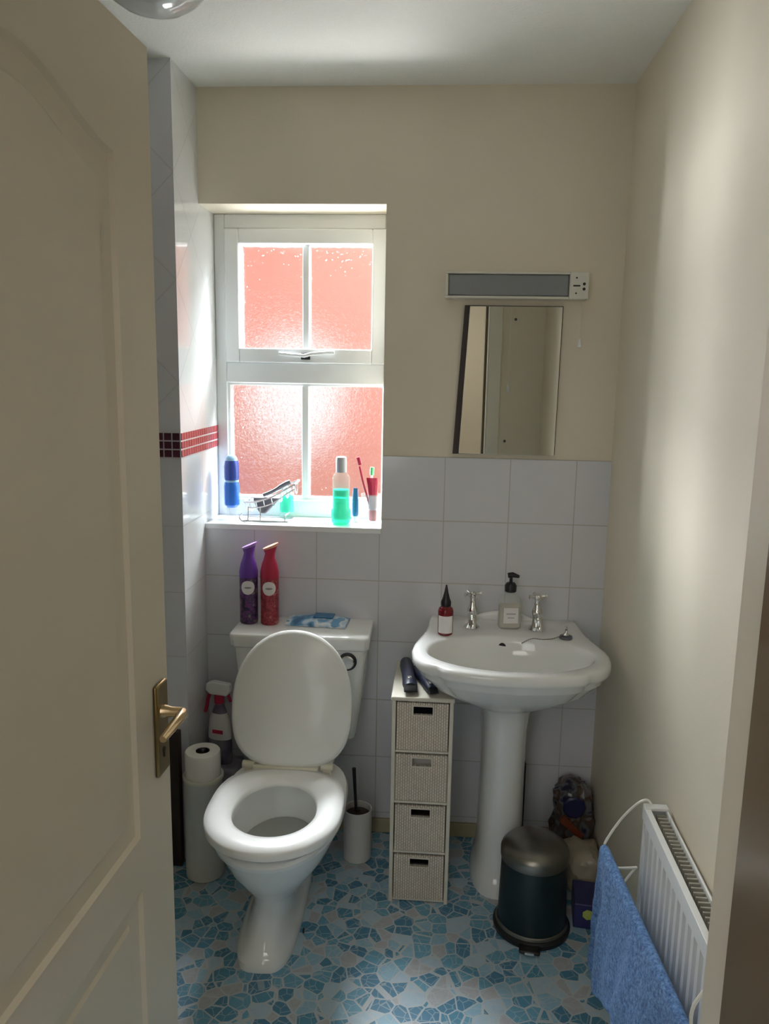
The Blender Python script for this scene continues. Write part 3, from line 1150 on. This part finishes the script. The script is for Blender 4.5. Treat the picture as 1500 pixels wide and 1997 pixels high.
# hair clippers on the tower
def clipper(name, label, x0, y0, x1, y1, r, tip):
    t = thing(name, label, 'hair clipper', (x0, y0, TZ+r*.86), math.atan2(y1-y0, x1-x0), group='hair clippers on the basket tower')
    L = math.hypot(x1-x0, y1-y0)
    bm = B()
    rings = []
    for s, a, b in ((0, .55, .5), (.03, .85, .8), (.2, 1.0, .86), (.5, .86, .8), (.75, .95, .82), (.9, 1.02, .8), (1, .9, .6)):
        rings.append([(s*L, r*a*cos(2*pi*i/20), r*b*sin(2*pi*i/20)) for i in range(20)])
    loft(bm, rings); obj('clipper_body', bm, 'navy', t)
    bm = B(); loft(bm, [[(s*L+d, y, z) for y, z in ((-r*.9, -r*.35), (r*.9, -r*.35), (r*.8, r*q), (-r*.8, r*q))] for s, d, q in ((1, -.002, .45), (1, .018, -.1))]); obj('clipper_blade', bm, 'black', t, bevel=.001)
    bm = B(); box(bm, L*tip, L*tip+.016, -r*.3, r*.3, r*.72, r*.90); obj('clipper_switch', bm, 'chrome', t, bevel=.002)
clipper('hair_clipper', 'dark navy hair clipper, the thicker of two lying on the basket tower', .098, -.135, .120, -.335, .021, .80)
clipper('hair_clipper', 'slim dark navy clipper lying aslant on the basket tower by the basin', .128, -.180, .182, -.335, .016, .82)

# ------------------------------------------------------------------ basin
BX = .395
BA = thing('basin', 'white ceramic pedestal basin with scalloped rim and two taps', 'basin', (BX, 0, 0))
half = [(0, -.512), (.06, -.510), (.12, -.500), (.165, -.488), (.188, -.476), (.199, -.457), (.222, -.450), (.245, -.428), (.261, -.398), (.270, -.365), (.274, -.325), (.270, -.285), (.258, -.235), (.243, -.175), (.234, -.11), (.231, -.05), (.228, -.007)]
outl = half+[(0, -.007)]
poly = [(x, y) for x, y in outl]+[(-x, y) for x, y in reversed(half[1:])]
BC = (0, -.31)
NB = 144
def radial(ang):
    dx, dy = cos(ang), sin(ang)
    best = 0
    for i in range(len(poly)):
        ax, ay = poly[i][0]-BC[0], poly[i][1]-BC[1]
        bx_, by = poly[(i+1) % len(poly)][0]-BC[0], poly[(i+1) % len(poly)][1]-BC[1]
        ex, ey = bx_-ax, by-ay
        den = dx*ey-dy*ex
        if abs(den) < 1e-12:
            continue
        t = (ax*ey-ay*ex)/den
        u = (ax*dy-ay*dx)/den
        if t > 0 and -1e-9 <= u <= 1+1e-9:
            best = max(best, t)
    return best
OUT = []
for i in range(NB):
    a = 2*pi*i/NB
    r = radial(a)
    OUT.append((r*cos(a), r*sin(a)))
def oring(sc, z, syf=None, flat=0):
    pts = []
    for x, y in OUT:
        yy = BC[1]+y*sc
        if y > 0:
            yy = BC[1]+y*max(sc, flat)
            yy = min(yy, -.007)
        pts.append((x*sc, yy, z))
    return pts
def ering(a, b, z, cy=-.325, pw=2.0):
    pts = []
    for i, (x, y) in enumerate(OUT):
        t = math.atan2(y/b, x/a) if False else 2*pi*i/NB
        c, s = cos(t), sin(t)
        k = 1/math.sqrt((c/a)**2+(s/b)**2)
        pts.append((c*k, cy+s*k, z))
    return pts
bm = B()
rings = [oring(.26, .600, flat=.45), oring(.40, .620, flat=.55), oring(.60, .645, flat=.75), oring(.78, .674, flat=.9), oring(.89, .706, flat=1), oring(.935, .715, flat=1), oring(.945, .728, flat=1),
         oring(.985, .734, flat=1), oring(1.0, .742, flat=1), oring(1.0, .754, flat=1), oring(.985, .763, flat=1), oring(.955, .7655, flat=.985),
         ering(.238, .150, .764), ering(.229, .142, .758), ering(.222, .136, .742), ering(.21, .128, .71), ering(.17, .10, .676), ering(.10, .06, .652), ering(.03, .02, .645)]
loft(bm, rings)
obj('bowl', bm, 'ceramic', BA, angle=50)
bm = B()
nn = 24
rings = []
for i in range(nn+1):
    t = i/nn
    x = -.105+.21*t
    h = .762+.028*(sin(pi*t)**.8)
    rings.append([(x, -.028, .755), (x, -.028, h-.004), (x, -.024, h), (x, -.009, h), (x, -.007, h-.002), (x, -.007, .755)])
loft(bm, rings); obj('back_ledge', bm, 'ceramic', BA, angle=50)
bm = B()
rings = []
def ped(w, yf, z):
    pts = []
    for i in range(32):
        t = 2*pi*i/32
        c, s = cos(t), sin(t)
        x = w*math.copysign(abs(c)**.75, c)
        yc = -.17
        y = yc+((yc-yf) if s < 0 else .11)*math.copysign(abs(s)**.75, s)
        pts.append((x+.004, y, z))
    return pts
for w, yf, z in ((.086, -.325, 0), (.086, -.325, .02), (.080, -.312, .045), (.072, -.298, .075), (.068, -.292, .13), (.066, -.290, .35), (.068, -.294, .50), (.078, -.31, .575), (.11, -.34, .62)):
    rings.append(ped(w, yf, z))
loft(bm, rings); obj('pedestal', bm, 'ceramic', BA, angle=50)
bm = B(); ydisc(bm, [(.011, 0), (.011, -.003), (.0085, -.003)], -.012, .733, 20)
bmesh.ops.translate(bm, verts=bm.verts[:], vec=(0, -.188, 0)); obj('overflow_hole', bm, 'black', BA)
bm = B(); lathe(bm, [(.022, .0), (.022, .003), (.014, .002)], 0, -.325, .6445, 24); obj('waste', bm, 'chrome', BA)
def tap(x, rot, name='tap'):
    t = bpy.data.objects.new(name, None); COL.objects.link(t); t.parent = BA
    t.location = (x, -.118, .7645)
    bm = B()
    lathe(bm, [(.023, 0), (.024, .004), (.018, .009), (.0135, .016), (.0125, .040), (.015, .050), (.0165, .058), (.0135, .066), (.010, .074), (.0085, .092), (.010, .097)], seg=28)
    obj('tap_body', bm, 'chrome', t)
    bm = B()
    tube(bm, spline([(0, -.006, .044), (0, -.035, .052), (0, -.062, .048), (0, -.078, .034), (0, -.080, .024)]), [.0105]*12+[.0085]*13, 14)
    obj('spout', bm, 'chrome', t)
    bm = B()
    for k in range(4):
        a = rot+k*pi/2
        tube(bm, [(.004*cos(a), .004*sin(a), .104), (.020*cos(a), .020*sin(a), .105), (.027*cos(a), .027*sin(a), .105)], [.0042, .0048, .0072], 10)
    lathe(bm, [(.009, .096), (.011, .100), (.010, .110), (.005, .114)], seg=18)
    obj('cross_handle', bm, 'chrome', t)
tap(-.100, .5)
tap(.094, .25)
# plug on its chain, resting on the rim
pg = thing('basin_plug', 'small plug on a fine chain lying on the basin rim', 'plug', (BX+.172, -.190, .7655))
bm = B(); lathe(bm, [(.017, 0), (.019, .003), (.018, .008), (.010, .010)], seg=24); obj('plug', bm, 'greyrubber', pg)
bm = B(); lathe(bm, [(.009, .010), (.010, .012), (.004, .018), (.003, .024), (.006, .030), (.003, .035)], seg=14); obj('plug_knob', bm, 'chrome', pg)
bm = B()
cp = spline([(-.008, -.004, .012), (-.04, -.018, .004), (-.07, -.026, .003), (-.10, -.020, .002), (-.128, -.020, -.012)], 6)
for i, p_ in enumerate(cp):
    bmesh.ops.create_icosphere(bm, subdivisions=1, radius=.0022, matrix=Matrix.Translation(p_))
tube(bm, cp, .0008, 5)
obj('chain', bm, 'steel', pg)

# bottles on the basin
db = thing('dropper_bottle', 'dark red bottle with a white label and black nozzle on the basin', 'bottle', (.214, -.192, .7655))
bm = B(); lathe(bm, [(.019, 0), (.022, .003), (.0225, .008), (.0225, .072), (.020, .080), (.013, .086), (.010, .090)], seg=36); obj('bottle', bm, 'amber', db)
bm = B(); lathe(bm, [(.0129, .086), (.015, .088), (.015, .100), (.0115, .108), (.0060, .128), (.0028, .146), (.0022, .150)], seg=24); obj('nozzle', bm, 'black', db)
bm = B()
ag = [radians(-90-62+124*i/16) for i in range(17)]
loft(bm, [[(.0229*cos(a), .0229*sin(a), z) for a in ag] for z in (.008, .060)], False, False, closed=False)
obj('label', bm, 'label_white', db)
sd = thing('soap_dispenser', 'clear soap bottle with a black pump between the basin taps', 'soap dispenser', (.408, -.105, .7655), radians(6))
bm = B()
def rsq(a, b, z, n=32, e=4.5):
    return [(a*math.copysign(abs(cos(2*pi*i/n))**(2/e), cos(2*pi*i/n)), b*math.copysign(abs(sin(2*pi*i/n))**(2/e), sin(2*pi*i/n)), z) for i in range(n)]
loft(bm, [rsq(.030, .021, 0), rsq(.034, .024, .004), rsq(.034, .024, .082), rsq(.031, .022, .094), rsq(.020, .017, .104, e=3), rsq(.013, .013, .110, e=2), rsq(.013, .013, .116, e=2)])
obj('bottle', bm, 'clear', sd)
bm = B(); loft(bm, [rsq(.028, .019, .004), rsq(.031, .0215, .006), rsq(.031, .0215, .070), rsq(.0305, .021, .0705)]); obj('soap', bm, 'paleliquid', sd)
bm = B()
lathe(bm, [(.0145, .112), (.0175, .114), (.018, .132), (.013, .140), (.005, .142), (.0045, .160)], seg=24)
tube(bm, [(-.010, 0, .163), (.004, -.001, .165), (.024, -.005, .160)], [.008, .0085, .0045], 12)
obj('pump', bm, 'black', sd)
bm = B(); box(bm, -.022, .022, -.0246, -.0242, .02, .068); obj('label', bm, 'label_white', sd, smooth=False)
bm = B(); box(bm, -.014, .014, -.0252, -.0245, .048, .051); box(bm, -.010, .010, -.0252, -.0245, .036, .0385); obj('label_print', bm, 'label_grey', sd, smooth=False)

# ------------------------------------------------------------------ mirror and shaver light
mi = thing('mirror', 'rectangular frameless mirror screwed to the wall above the basin', 'mirror', (.389, -.001, 1.503))
bm = B()
q0 = [(-.130, .2195), (.142, .2195), (.139, -.2195), (-.150, -.2195)]
loft(bm, [[(x, -.016, z) for x, z in q0], [(x, -.010, z) for x, z in q0]])
mm, nt, p = newmat('silvered_mirror')
p.inputs['Base Color'].default_value = (.86, .88, .85, 1); p.inputs['Metallic'].default_value = 1; p.inputs['Roughness'].default_value = .015
M['mirror'] = mm
obj('mirror_glass', bm, 'mirror', mi, bevel=.0012)
bm = B()
q1 = [(-.145, .222), (.1445, .2215), (.141, -.217), (-.168, -.221)]
loft(bm, [[(x, -.0098, z) for x, z in q1], [(x, 0, z) for x, z in q1]])
obj('mirror_backing', bm, 'brown_dark_back', mi)
for x, z in ((.006, .182), (-.012, -.178)):
    bm = B(); ydisc(bm, [(.0042, -.0155), (.0042, -.0185), (.002, -.0195)], x, z, 14); obj('mirror_screw', bm, 'black', mi)

sl = thing('shaver_light', 'off white strip light with shaver socket above the mirror', 'wall light', (.395, 0, 1.779))
bm = B()
box(bm, -.210, .192, -.012, 0, -.038, .038)
box(bm, -.210, .192, -.058, -.012, .031, .038)
box(bm, -.210, .192, -.058, -.012, -.038, -.031)
box(bm, -.210, -.202, -.058, -.012, -.031, .031)
obj('light_housing', bm, 'fixture', sl, bevel=.002)
bm = B(); box(bm, -.2015, .145, -.052, -.012, -.0305, .0305); obj('diffuser', bm, 'greymat', sl, bevel=.004)
bm = B(); box(bm, .1455, .200, -.064, -.0121, -.0385, .0385); so = obj('shaver_socket', bm, 'fixture', sl, bevel=.003)
bm = B()
for z in (.004, -.010): ydisc(bm, [(.0042, -.064), (.0042, -.0655)], .186, z, 14)
for z in (.021, -.022): ydisc(bm, [(.0026, -.064), (.0026, -.0655)], .164, z, 10)
box(bm, .155, .175, -.0652, -.064, -.003, .001)
obj('socket_hole', bm, 'black', so)
bm = B(); tube(bm, [(.186, -.04, -.038), (.1865, -.04, -.10), (.186, -.04, -.150)], .0011, 6); cd = obj('pull_cord', bm, 'fixture', sl)
bm = B(); lathe(bm, [(.002, 0), (.004, -.006), (.0068, -.024), (.005, -.026)], .186, -.04, -.148, 14); obj('cord_weight', bm, 'plastic_white', cd)

# ------------------------------------------------------------------ pedal bin
pb = thing('pedal_bin', 'dark teal pedal bin with dull steel lid beside the pedestal', 'bin', (.478, -.425, 0), radians(-8))
bm = B(); lathe(bm, [(.100, 0), (.106, .003), (.107, .014), (.101, .020), (.096, .021)], seg=48); obj('bin_base', bm, 'black', pb)
bm = B(); lathe(bm, [(.0965, .020), (.1005, .0225), (.0995, .029), (.0955, .031)], seg=48, cap=False); obj('base_ring', bm, 'steel', pb)
bm = B(); lathe(bm, [(.0945, .022), (.0945, .030), (.0900, .215), (.0895, .217)], seg=48); obj('bin_body', bm, 'teal_body', pb)
bm = B(); lathe(bm, [(.0925, .213), (.0935, .217), (.0935, .236), (.091, .244), (.080, .256), (.055, .266), (.025, .271), (.006, .272)], seg=48); obj('bin_lid', bm, 'steel', pb)
bm = B(); box(bm, -.028, .028, -.130, -.09, .006, .016); obj('pedal', bm, 'black', pb, bevel=.004)
bm = B(); box(bm, -.012, .012, -.1325, -.128, .008, .014); obj('pedal_plate', bm, 'chrome', pb)

# packages in the corner behind the bin
def blob(name, dims, mat, parent=None, amp=.012, seedv=0, sub=3, p=4.0):
    (x0, x1, y0, y1, z0, z1) = dims
    bm = B()
    bmesh.ops.create_icosphere(bm, subdivisions=sub+1, radius=1)
    from mathutils import noise as mn
    for v in bm.verts:
        c = v.co.copy()
        k = (abs(c.x)**p+abs(c.y)**p+abs(c.z)**p)**(-1/p)
        c *= k
        d = mn.noise(c*1.9+Vector((seedv, 0, 0)))*amp+abs(mn.noise(c*4.1+Vector((0, seedv, 3))))*amp*.8
        q = Vector(((x0+x1)/2+c.x*((x1-x0)/2-amp*.4+d), (y0+y1)/2+c.y*((y1-y0)/2-amp*.4+d), (z0+z1)/2+c.z*((z1-z0)/2-amp*.4+d)))
        q.z = max(q.z, z0)
        v.co = q
    return obj(name, bm, mat, parent, angle=28)


M['bluebox'] = simple('navy_carton', (.03, .03, .12), .4, var=.15)
M['yellow'] = simple('lime_yellow_print', (.45, .50, .12), .5, var=.2, vs=60)
M['creambag'] = simple('cream_plastic_bag', (.40, .35, .27), .35, var=.08, vs=18)
M['orangeprint'] = simple('rust_print', (.20, .05, .02), .4, var=.2)
M['navyprint'] = simple('navy_print', (.015, .015, .07), .35, var=.2)
bxn = thing('carton', 'navy carton with a yellow-green mark on the floor behind the bin', 'box', (.655, -.375, 0), radians(-6))
bm = B(); box(bm, -.055, .040, -.055, .055, 0, .075); obj('carton_body', bm, 'bluebox', bxn, bevel=.003)
bm = B(); ydisc(bm, [(.016, -.0555), (.016, -.0562)], -.016, .045, 7); obj('carton_print', bm, 'yellow', bxn)
tag(blob('bag', (.590, .699, -.30, -.16, .0, .135), 'creambag', amp=.008, seedv=5), 'cream plastic bag of supplies on the floor behind the navy carton', 'bag')
pk = thing('plastic_package', 'crumpled package printed navy and orange, behind the pedal bin', 'package', (0, 0, 0))
blob('wrapper', (.575, .698, -.150, -.02, .0, .262), 'bagprint', pk, amp=.018, seedv=9)
bm = B(); ydisc(bm, [(.034, -.154), (.036, -.160), (.030, -.164)], .628, .212, 9); obj('printed_disc', bm, 'navyprint', pk)
bm = B(); loft(bm, [[(x, y, z) for x, z in ((.585, .165), (.60, .185), (.66, .125), (.655, .105))] for y in (-.150, -.163)]); obj('printed_stripe', bm, 'orangeprint', pk)
tag(bx('black_bottle', (.470, .488, -.06, -.03, 0, .30), 'black', bevel=.005), 'thin black object standing behind the basin pedestal', 'bottle')

# ------------------------------------------------------------------ radiator
RX0, RX1, RY0, RY1, RZ0, RZ1 = .648, .6945, -1.50, -.835, .16, .615
ra_ = thing('radiator', 'white double panel radiator on the wall beside the towel', 'radiator', (RX0, RY1, RZ0))
def L(bm):
    bmesh.ops.translate(bm, verts=bm.verts[:], vec=(-RX0, -RY1, -RZ0))
    return bm
# corrugated front panel
bm = B()
n = 20
rings = []
prof = []
y = RY1-.006
pit_ = (RY1-RY0-.012)/n
for i in range(n):
    y0 = RY1-.006-i*pit_
    prof += [(RX0+.010, y0-pit_*.08), (RX0+.010, y0-pit_*.34), (RX0, y0-pit_*.46), (RX0, y0-pit_*.86)]
prof.append((RX0+.010, RY0+.006))
flat = [(RX0, q[1]) for q in prof]
loft(bm, [[(x, y_, z) for x, y_ in P_] for P_, z in ((flat, RZ0+.004), (flat, RZ0+.022), (prof, RZ0+.034), (prof, RZ1-.050), (flat, RZ1-.036), (flat, RZ1-.004))], False, False, closed=False)
obj('front_panel', L(bm), 'rad', ra_, angle=30, solid=.0016)
bm = B(); tube(bm, [(RX0+.003, RY0, RZ0+.004), (RX0+.003, RY1, RZ0+.004)], .004, 8); obj('bottom_seam', L(bm), 'rad', ra_)
bm = B(); box(bm, RX0-.003, RX0+.010, RY0, RY1, RZ1-.030, RZ1)
obj('top_rail', L(bm), 'rad', ra_, bevel=.001)
bm = B(); box(bm, RX1-.005, RX1, RY0, RY1, RZ0, RZ1-.001); obj('back_panel', L(bm), 'rad', ra_, bevel=.002)
bm = B()
box(bm, RX0, RX1, RY1-.004, RY1+.002, RZ0+.01, RZ1-.004)
box(bm, RX0-.002, RX1+.001, RY1-.018, RY1+.002, RZ1-.004, RZ1+.003)
obj('side_cover', L(bm), 'rad', ra_, bevel=.0015)
bm = B(); box(bm, RX0, RX1, RY0-.002, RY0+.004, RZ0+.01, RZ1); obj('side_cover', L(bm), 'rad', ra_, bevel=.0015)
bm = B()
k = 0
yy = RY1-.022
while yy > RY0+.01:
    box(bm, RX0+.020, RX1-.006, yy-.004, yy, RZ1-.030, RZ1-.008)
    yy -= .0135
obj('top_grille', L(bm), 'dust', ra_, smooth=False)
bm = B(); tube(bm, [(RX0+.02, RY1-.02, RZ0+.03), (RX0+.02, RY1+.03, RZ0+.03), (RX0+.02, RY1+.03, .0)], .0075, 12); o = obj('valve_pipe', L(bm), 'chrome', ra_)

# wire airer hooked on the radiator, with a towel over it
ai = thing('towel_airer', 'white wire towel rail hooked over the front of the radiator', 'towel rail', (RX0, -1.05, .5))
def A(bm):
    bmesh.ops.translate(bm, verts=bm.verts[:], vec=(-RX0, 1.05, -.5))
    return bm
AX, AXN = .572, .606
for yq, AX in ((-1.335, AXN), (-.835, AX)):
    s_ = 1 if yq > -1 else -1
    bm = B()
    tube(bm, spline([(RX0+.018, yq, RZ1-.004), (RX0+.004, yq, RZ1+.012), (RX0-.018, yq+.004*s_, RZ1-.004), (RX0-.048, yq+.012*s_, .565), (AX, yq+.018*s_, .500), (AX+.008, yq+.012*s_, .470), (AX+.02, yq, .462), (RX0-.006, yq-.004*s_, .468)], 6), .0028, 8)
    tube(bm, spline([(RX0-.006, yq, .468), (RX0-.026, yq-.008*s_, .445), (RX0-.036, yq-.014*s_, .434)], 6), .0026, 8)
    obj('airer_bracket', A(bm), 'wire_white', ai)
bm = B(); tube(bm, [(AX, -.83, .500), (AXN, -1.345, .500)], .003, 8); obj('rail', A(bm), 'wire_white', ai)
bm = B()
tube(bm, spline([(AXN-.004, -1.335, .502), (AXN-.012, -1.352, .500), (AXN-.016, -1.362, .485), (AXN-.010, -1.366, .465)], 6), .0065, 10)
obj('rail_end', A(bm), 'wire_white', ai)
bm = B(); lathe(bm, [(.011, 0), (.012, .012), (.010, .024)], AXN+.006, -1.352, .472, 16); obj('rail_cap', A(bm), 'black', ai)

bm = B()
from mathutils import noise as mn
nu, nv = 70, 46
grid = []
YA, YZ = -.822, -1.318
for i in range(nu+1):
    row = []
    for j in range(nv+1):
        t = j/nv
        down = .345-.13*t+.012*sin(t*13)        # room side drop
        s = -.22+(.22+down)*i/nu                # signed length over the rail
        ax = AX+(AXN-AX)*t
        y0 = YA+(YZ-YA)*t
        fold = sin(t*17+1.4*sin(t*5))*.55+sin(t*7.3+.7)*.6+.35*sin(t*31+2*s)
        if abs(s) < .012:
            a = s/.012*pi/2
            x = ax-.0075*sin(a)
            z = .5015+.0065*cos(a)
            y_ = y0
        else:
            sg = 1 if s > 0 else -1
            dr = abs(s)-.012
            k = min(1, dr/.16)
            x = ax-sg*(.0080+.006*k)
            if sg > 0:
                x += .017*k*fold-.006*k+.004*mn.noise(Vector((t*9, dr*22, 0)))*k
            else:
                x = min(x, RX0-.014)
            z = .5015-dr
            y_ = y0+(.030*k*(1-t))*k+.006*sin(dr*26+t*4)*k
        row.append(bm.verts.new((x, y_, z)))
    grid.append(row)
for i in range(nu):
    for j in range(nv):
        bm.faces.new((grid[i][j], grid[i+1][j], grid[i+1][j+1], grid[i][j+1]))
tw_ = obj('towel', bm, 'towel', None, solid=.007, sub=1)
tag(tw_, 'blue terry hand towel draped over the wire rail of the radiator', 'towel')

# ------------------------------------------------------------------ things on the window sill
SZ = 1.0405
bb = thing('shampoo_bottle', 'blue bottle standing upside down on its pale cap in the sill corner', 'bottle', (-.497, .090, SZ))
bm = B(); lathe(bm, [(.018, 0), (.020, .003), (.020, .034), (.017, .038)], seg=28); obj('cap', bm, 'clear', bb)
bm = B(); lathe(bm, [(.017, .038), (.0245, .046), (.0255, .060), (.0255, .108), (.0235, .118), (.0225, .122)], seg=32); obj('lower_body', bm, 'blue', bb)
bm = B(); lathe(bm, [(.0226, .121), (.0232, .124), (.0226, .128)], seg=32); obj('waist_band', bm, 'bluecap', bb)
bm = B(); lathe(bm, [(.0222, .127), (.0245, .136), (.0245, .172), (.022, .188), (.0205, .192)], seg=32); obj('upper_body', bm, 'deepblue', bb)
bm = B(); lathe(bm, [(.0206, .191), (.019, .199), (.013, .207), (.005, .210)], seg=32); obj('rounded_end', bm, 'bluecap', bb)

mwb = thing('mouthwash_bottle', 'clear bottle half full of turquoise mouthwash on the sill', 'bottle', (-.130, .050, SZ))
bm = B(); lathe(bm, [(.026, 0), (.031, .004), (.032, .014), (.032, .045), (.0275, .052), (.0275, .125), (.029, .140), (.029, .152), (.020, .166), (.015, .170)], seg=36); obj('bottle', bm, 'glass', mwb)
bm = B(); lathe(bm, [(.025, .002), (.0302, .006), (.0310, .014), (.0310, .045), (.0265, .052), (.0265, .112), (.024, .1125)], seg=36); obj('mouthwash', bm, 'teal', mwb)
bm = B(); lathe(bm, [(.017, .168), (.0175, .170), (.0175, .205), (.0165, .216), (.012, .218)], seg=28); M['mwcap'] = simple('grey_white_cap', (.50, .53, .58), .35, var=.02); obj('cap', bm, 'mwcap', mwb)

sb = thing('travel_bottle', 'small bottle of turquoise liquid standing behind the wire caddy', 'bottle', (-.322, .128, SZ))
bm = B(); lathe(bm, [(.020, 0), (.023, .003), (.024, .02), (.024, .072), (.021, .084), (.012, .090)], seg=28); obj('bottle', bm, 'glass', sb)
bm = B(); lathe(bm, [(.019, .020), (.0225, .022), (.0225, .074), (.02, .0745)], seg=28); obj('liquid', bm, 'teal', sb)
bm = B(); lathe(bm, [(.012, .088), (.013, .090), (.013, .104), (.010, .106)], seg=20); obj('cap', bm, 'plastic_white', sb)

# chrome wire caddy lying tilted on the sill
wc = thing('wire_caddy', 'chrome wire caddy tipped on the sill, holding a grey pouch', 'caddy', (-.385, .072, SZ))
def ctr(pts, r=.0022, bm=None, closed=False):
    tube(bm, pts, r, 6, closed=closed)
M['brightwire'] = simple('bright_chrome_wire', (.80, .82, .84), .25, .7, var=.03)
bm = B()
# upper rim: curve rising to one side
rim_f = spline([(-.055, -.030, .062), (-.02, -.034, .066), (.03, -.036, .082), (.075, -.034, .108), (.105, -.025, .124)], 6)
rim_b = spline([(-.055, .032, .066), (-.02, .036, .072), (.03, .038, .090), (.075, .036, .116), (.105, .027, .130)], 6)
ctr(rim_f, .003, bm); ctr(rim_b, .003, bm)
ctr(arc(rim_f[-1], (.125, .001, .140), rim_b[-1]), .003, bm)
ctr(arc(rim_f[0], (-.072, .001, .060), rim_b[0]), .003, bm)
ctr(spline([(-.045, -.034, .046), (.0, -.038, .050), (.04, -.038, .066), (.08, -.034, .094), (.106, -.022, .110)], 6), .0022, bm)
for i in range(0, len(rim_f), 3):
    a, b = rim_f[i], rim_b[i]
    mid = (a+b)/2
    ctr(arc(a, (mid.x+.004, mid.y, a.z-.070), b, 10), .0018, bm)
obj('wire_basket', bm, 'brightwire', wc)
bm = B()
base = [(-.060, -.040, .0035), (.085, -.040, .0035), (.090, .040, .0035), (-.060, .040, .0035)]
ctr([Vector(p_) for p_ in base], .003, bm, closed=True)
for x in (-.045, -.005, .075):
    ctr([(x, -.040, .0035), (x, -.034, .05 if x < .05 else .020)], .0025, bm)
ctr([(.075, -.038, .022), (.075, .038, .022)], .0025, bm)
ctr(spline([(-.045, -.042, .006), (-.062, -.046, .004), (-.072, -.046, .016), (-.062, -.044, .028)], 5), .0028, bm)
obj('wire_feet', bm, 'brightwire', wc)
po = thing('pouch', 'dark grey pouch inside the wire caddy on the sill', 'pouch', (-.385, .072, SZ))
bm = B()
loft(bm, [[(x, y, z) for x, y in ((x0, -.020), (x1, -.020), (x1, .020), (x0, .020))] for x0, x1, z in ((-.010, .008, .024), (-.022, .022, .040), (-.030, .042, .062), (-.034, .055, .078))])
obj('pouch_body', bm, 'greyrubber', po, bevel=.006)
bm = B()
tube(bm, spline([(.00, -.012, .085), (.03, -.012, .098), (.07, -.010, .122), (.088, -.008, .130)], 5), [.006]*8+[.008]*8, 8)
rz_ = obj('razor', bm, 'greyrubber'); rz_.location = (-.385, .072, SZ)
tag(rz_, 'grey razor lying across the top of the wire caddy', 'razor')

# slim tube, tumbler and brushes at the other end of the sill
st = thing('toothpaste_tube', 'slim dark blue tube standing between mouthwash and tumbler', 'tube', (-.088, .090, SZ))
bm = B(); lathe(bm, [(.008, 0), (.009, .002), (.009, .018), (.008, .020)], seg=20); obj('cap', bm, 'plastic_white', st)
bm = B()
loft(bm, [[(a*cos(2*pi*i/20), b*sin(2*pi*i/20), z) for i in range(20)] for a, b, z in ((.009, .009, .020), (.0105, .010, .026), (.0105, .009, .075), (.008, .004, .105), (.0075, .0012, .112))])
obj('tube_body', bm, 'tube_blue', st)
tm = thing('tumbler', 'clear tumbler holding toothbrushes at the sill end by the wall', 'tumbler', (-.038, .088, SZ))
bm = B(); lathe(bm, [(.022, 0), (.027, .002), (.032, .095), (.0305, .095), (.0258, .006), (.01, .005)], seg=32); obj('tumbler_body', bm, 'glass', tm)
def rodthing(name, label, cat, parts):
    t = thing(name, label, cat, (-.038, .088, SZ), group=None)
    for nm, pts, r, mt in parts:
        bm = B(); tube(bm, pts, r, 8); obj(nm, bm, mt, t)
rodthing('toothbrush', 'red toothbrush leaning out of the tumbler on the sill', 'toothbrush',
         [('handle', spline([(.012, .004, .008), (-.008, -.004, .075), (-.026, -.008, .140), (-.036, -.010, .185)], 5), .0036, 'redbrush'),
          ('bristles', [(-.034, -.010, .190), (-.041, -.011, .214)], .0065, 'redbrush')])
rodthing('toothbrush', 'green headed toothbrush standing in the tumbler on the sill', 'toothbrush',
         [('handle', spline([(-.010, .012, .008), (-.002, .012, .08), (.002, .012, .155)], 5), .0034, 'plastic_white'),
          ('bristles', [(.002, .012, .155), (.003, .012, .180)], .0070, 'green')])
tg = thing('toothpaste_tube', 'red and mauve toothpaste tube standing cap down in the tumbler', 'tube', (-.030, .082, SZ+.0055))
M['mauve'] = simple('mauve_print', (.34, .20, .28), .4, var=.1)
bm = B(); lathe(bm, [(.011, .002), (.012, .004), (.012, .034), (.010, .037)], seg=20); obj('cap', bm, 'redbrush', tg)
bm = B()
loft(bm, [[(a*cos(2*pi*i/20), b*sin(2*pi*i/20), z) for i in range(20)] for a, b, z in ((.010, .010, .037), (.0135, .012, .045), (.014, .010, .085))]); obj('tube_body', bm, 'mauve', tg)
bm = B()
loft(bm, [[(a*cos(2*pi*i/20)+dx, b*sin(2*pi*i/20), z) for i in range(20)] for a, b, z, dx in ((.0142, .0102, .084, 0), (.0165, .008, .110, -.001), (.018, .0025, .132, -.003), (.018, .001, .142, -.004))]); obj('tube_end', bm, 'redbrush', tg)
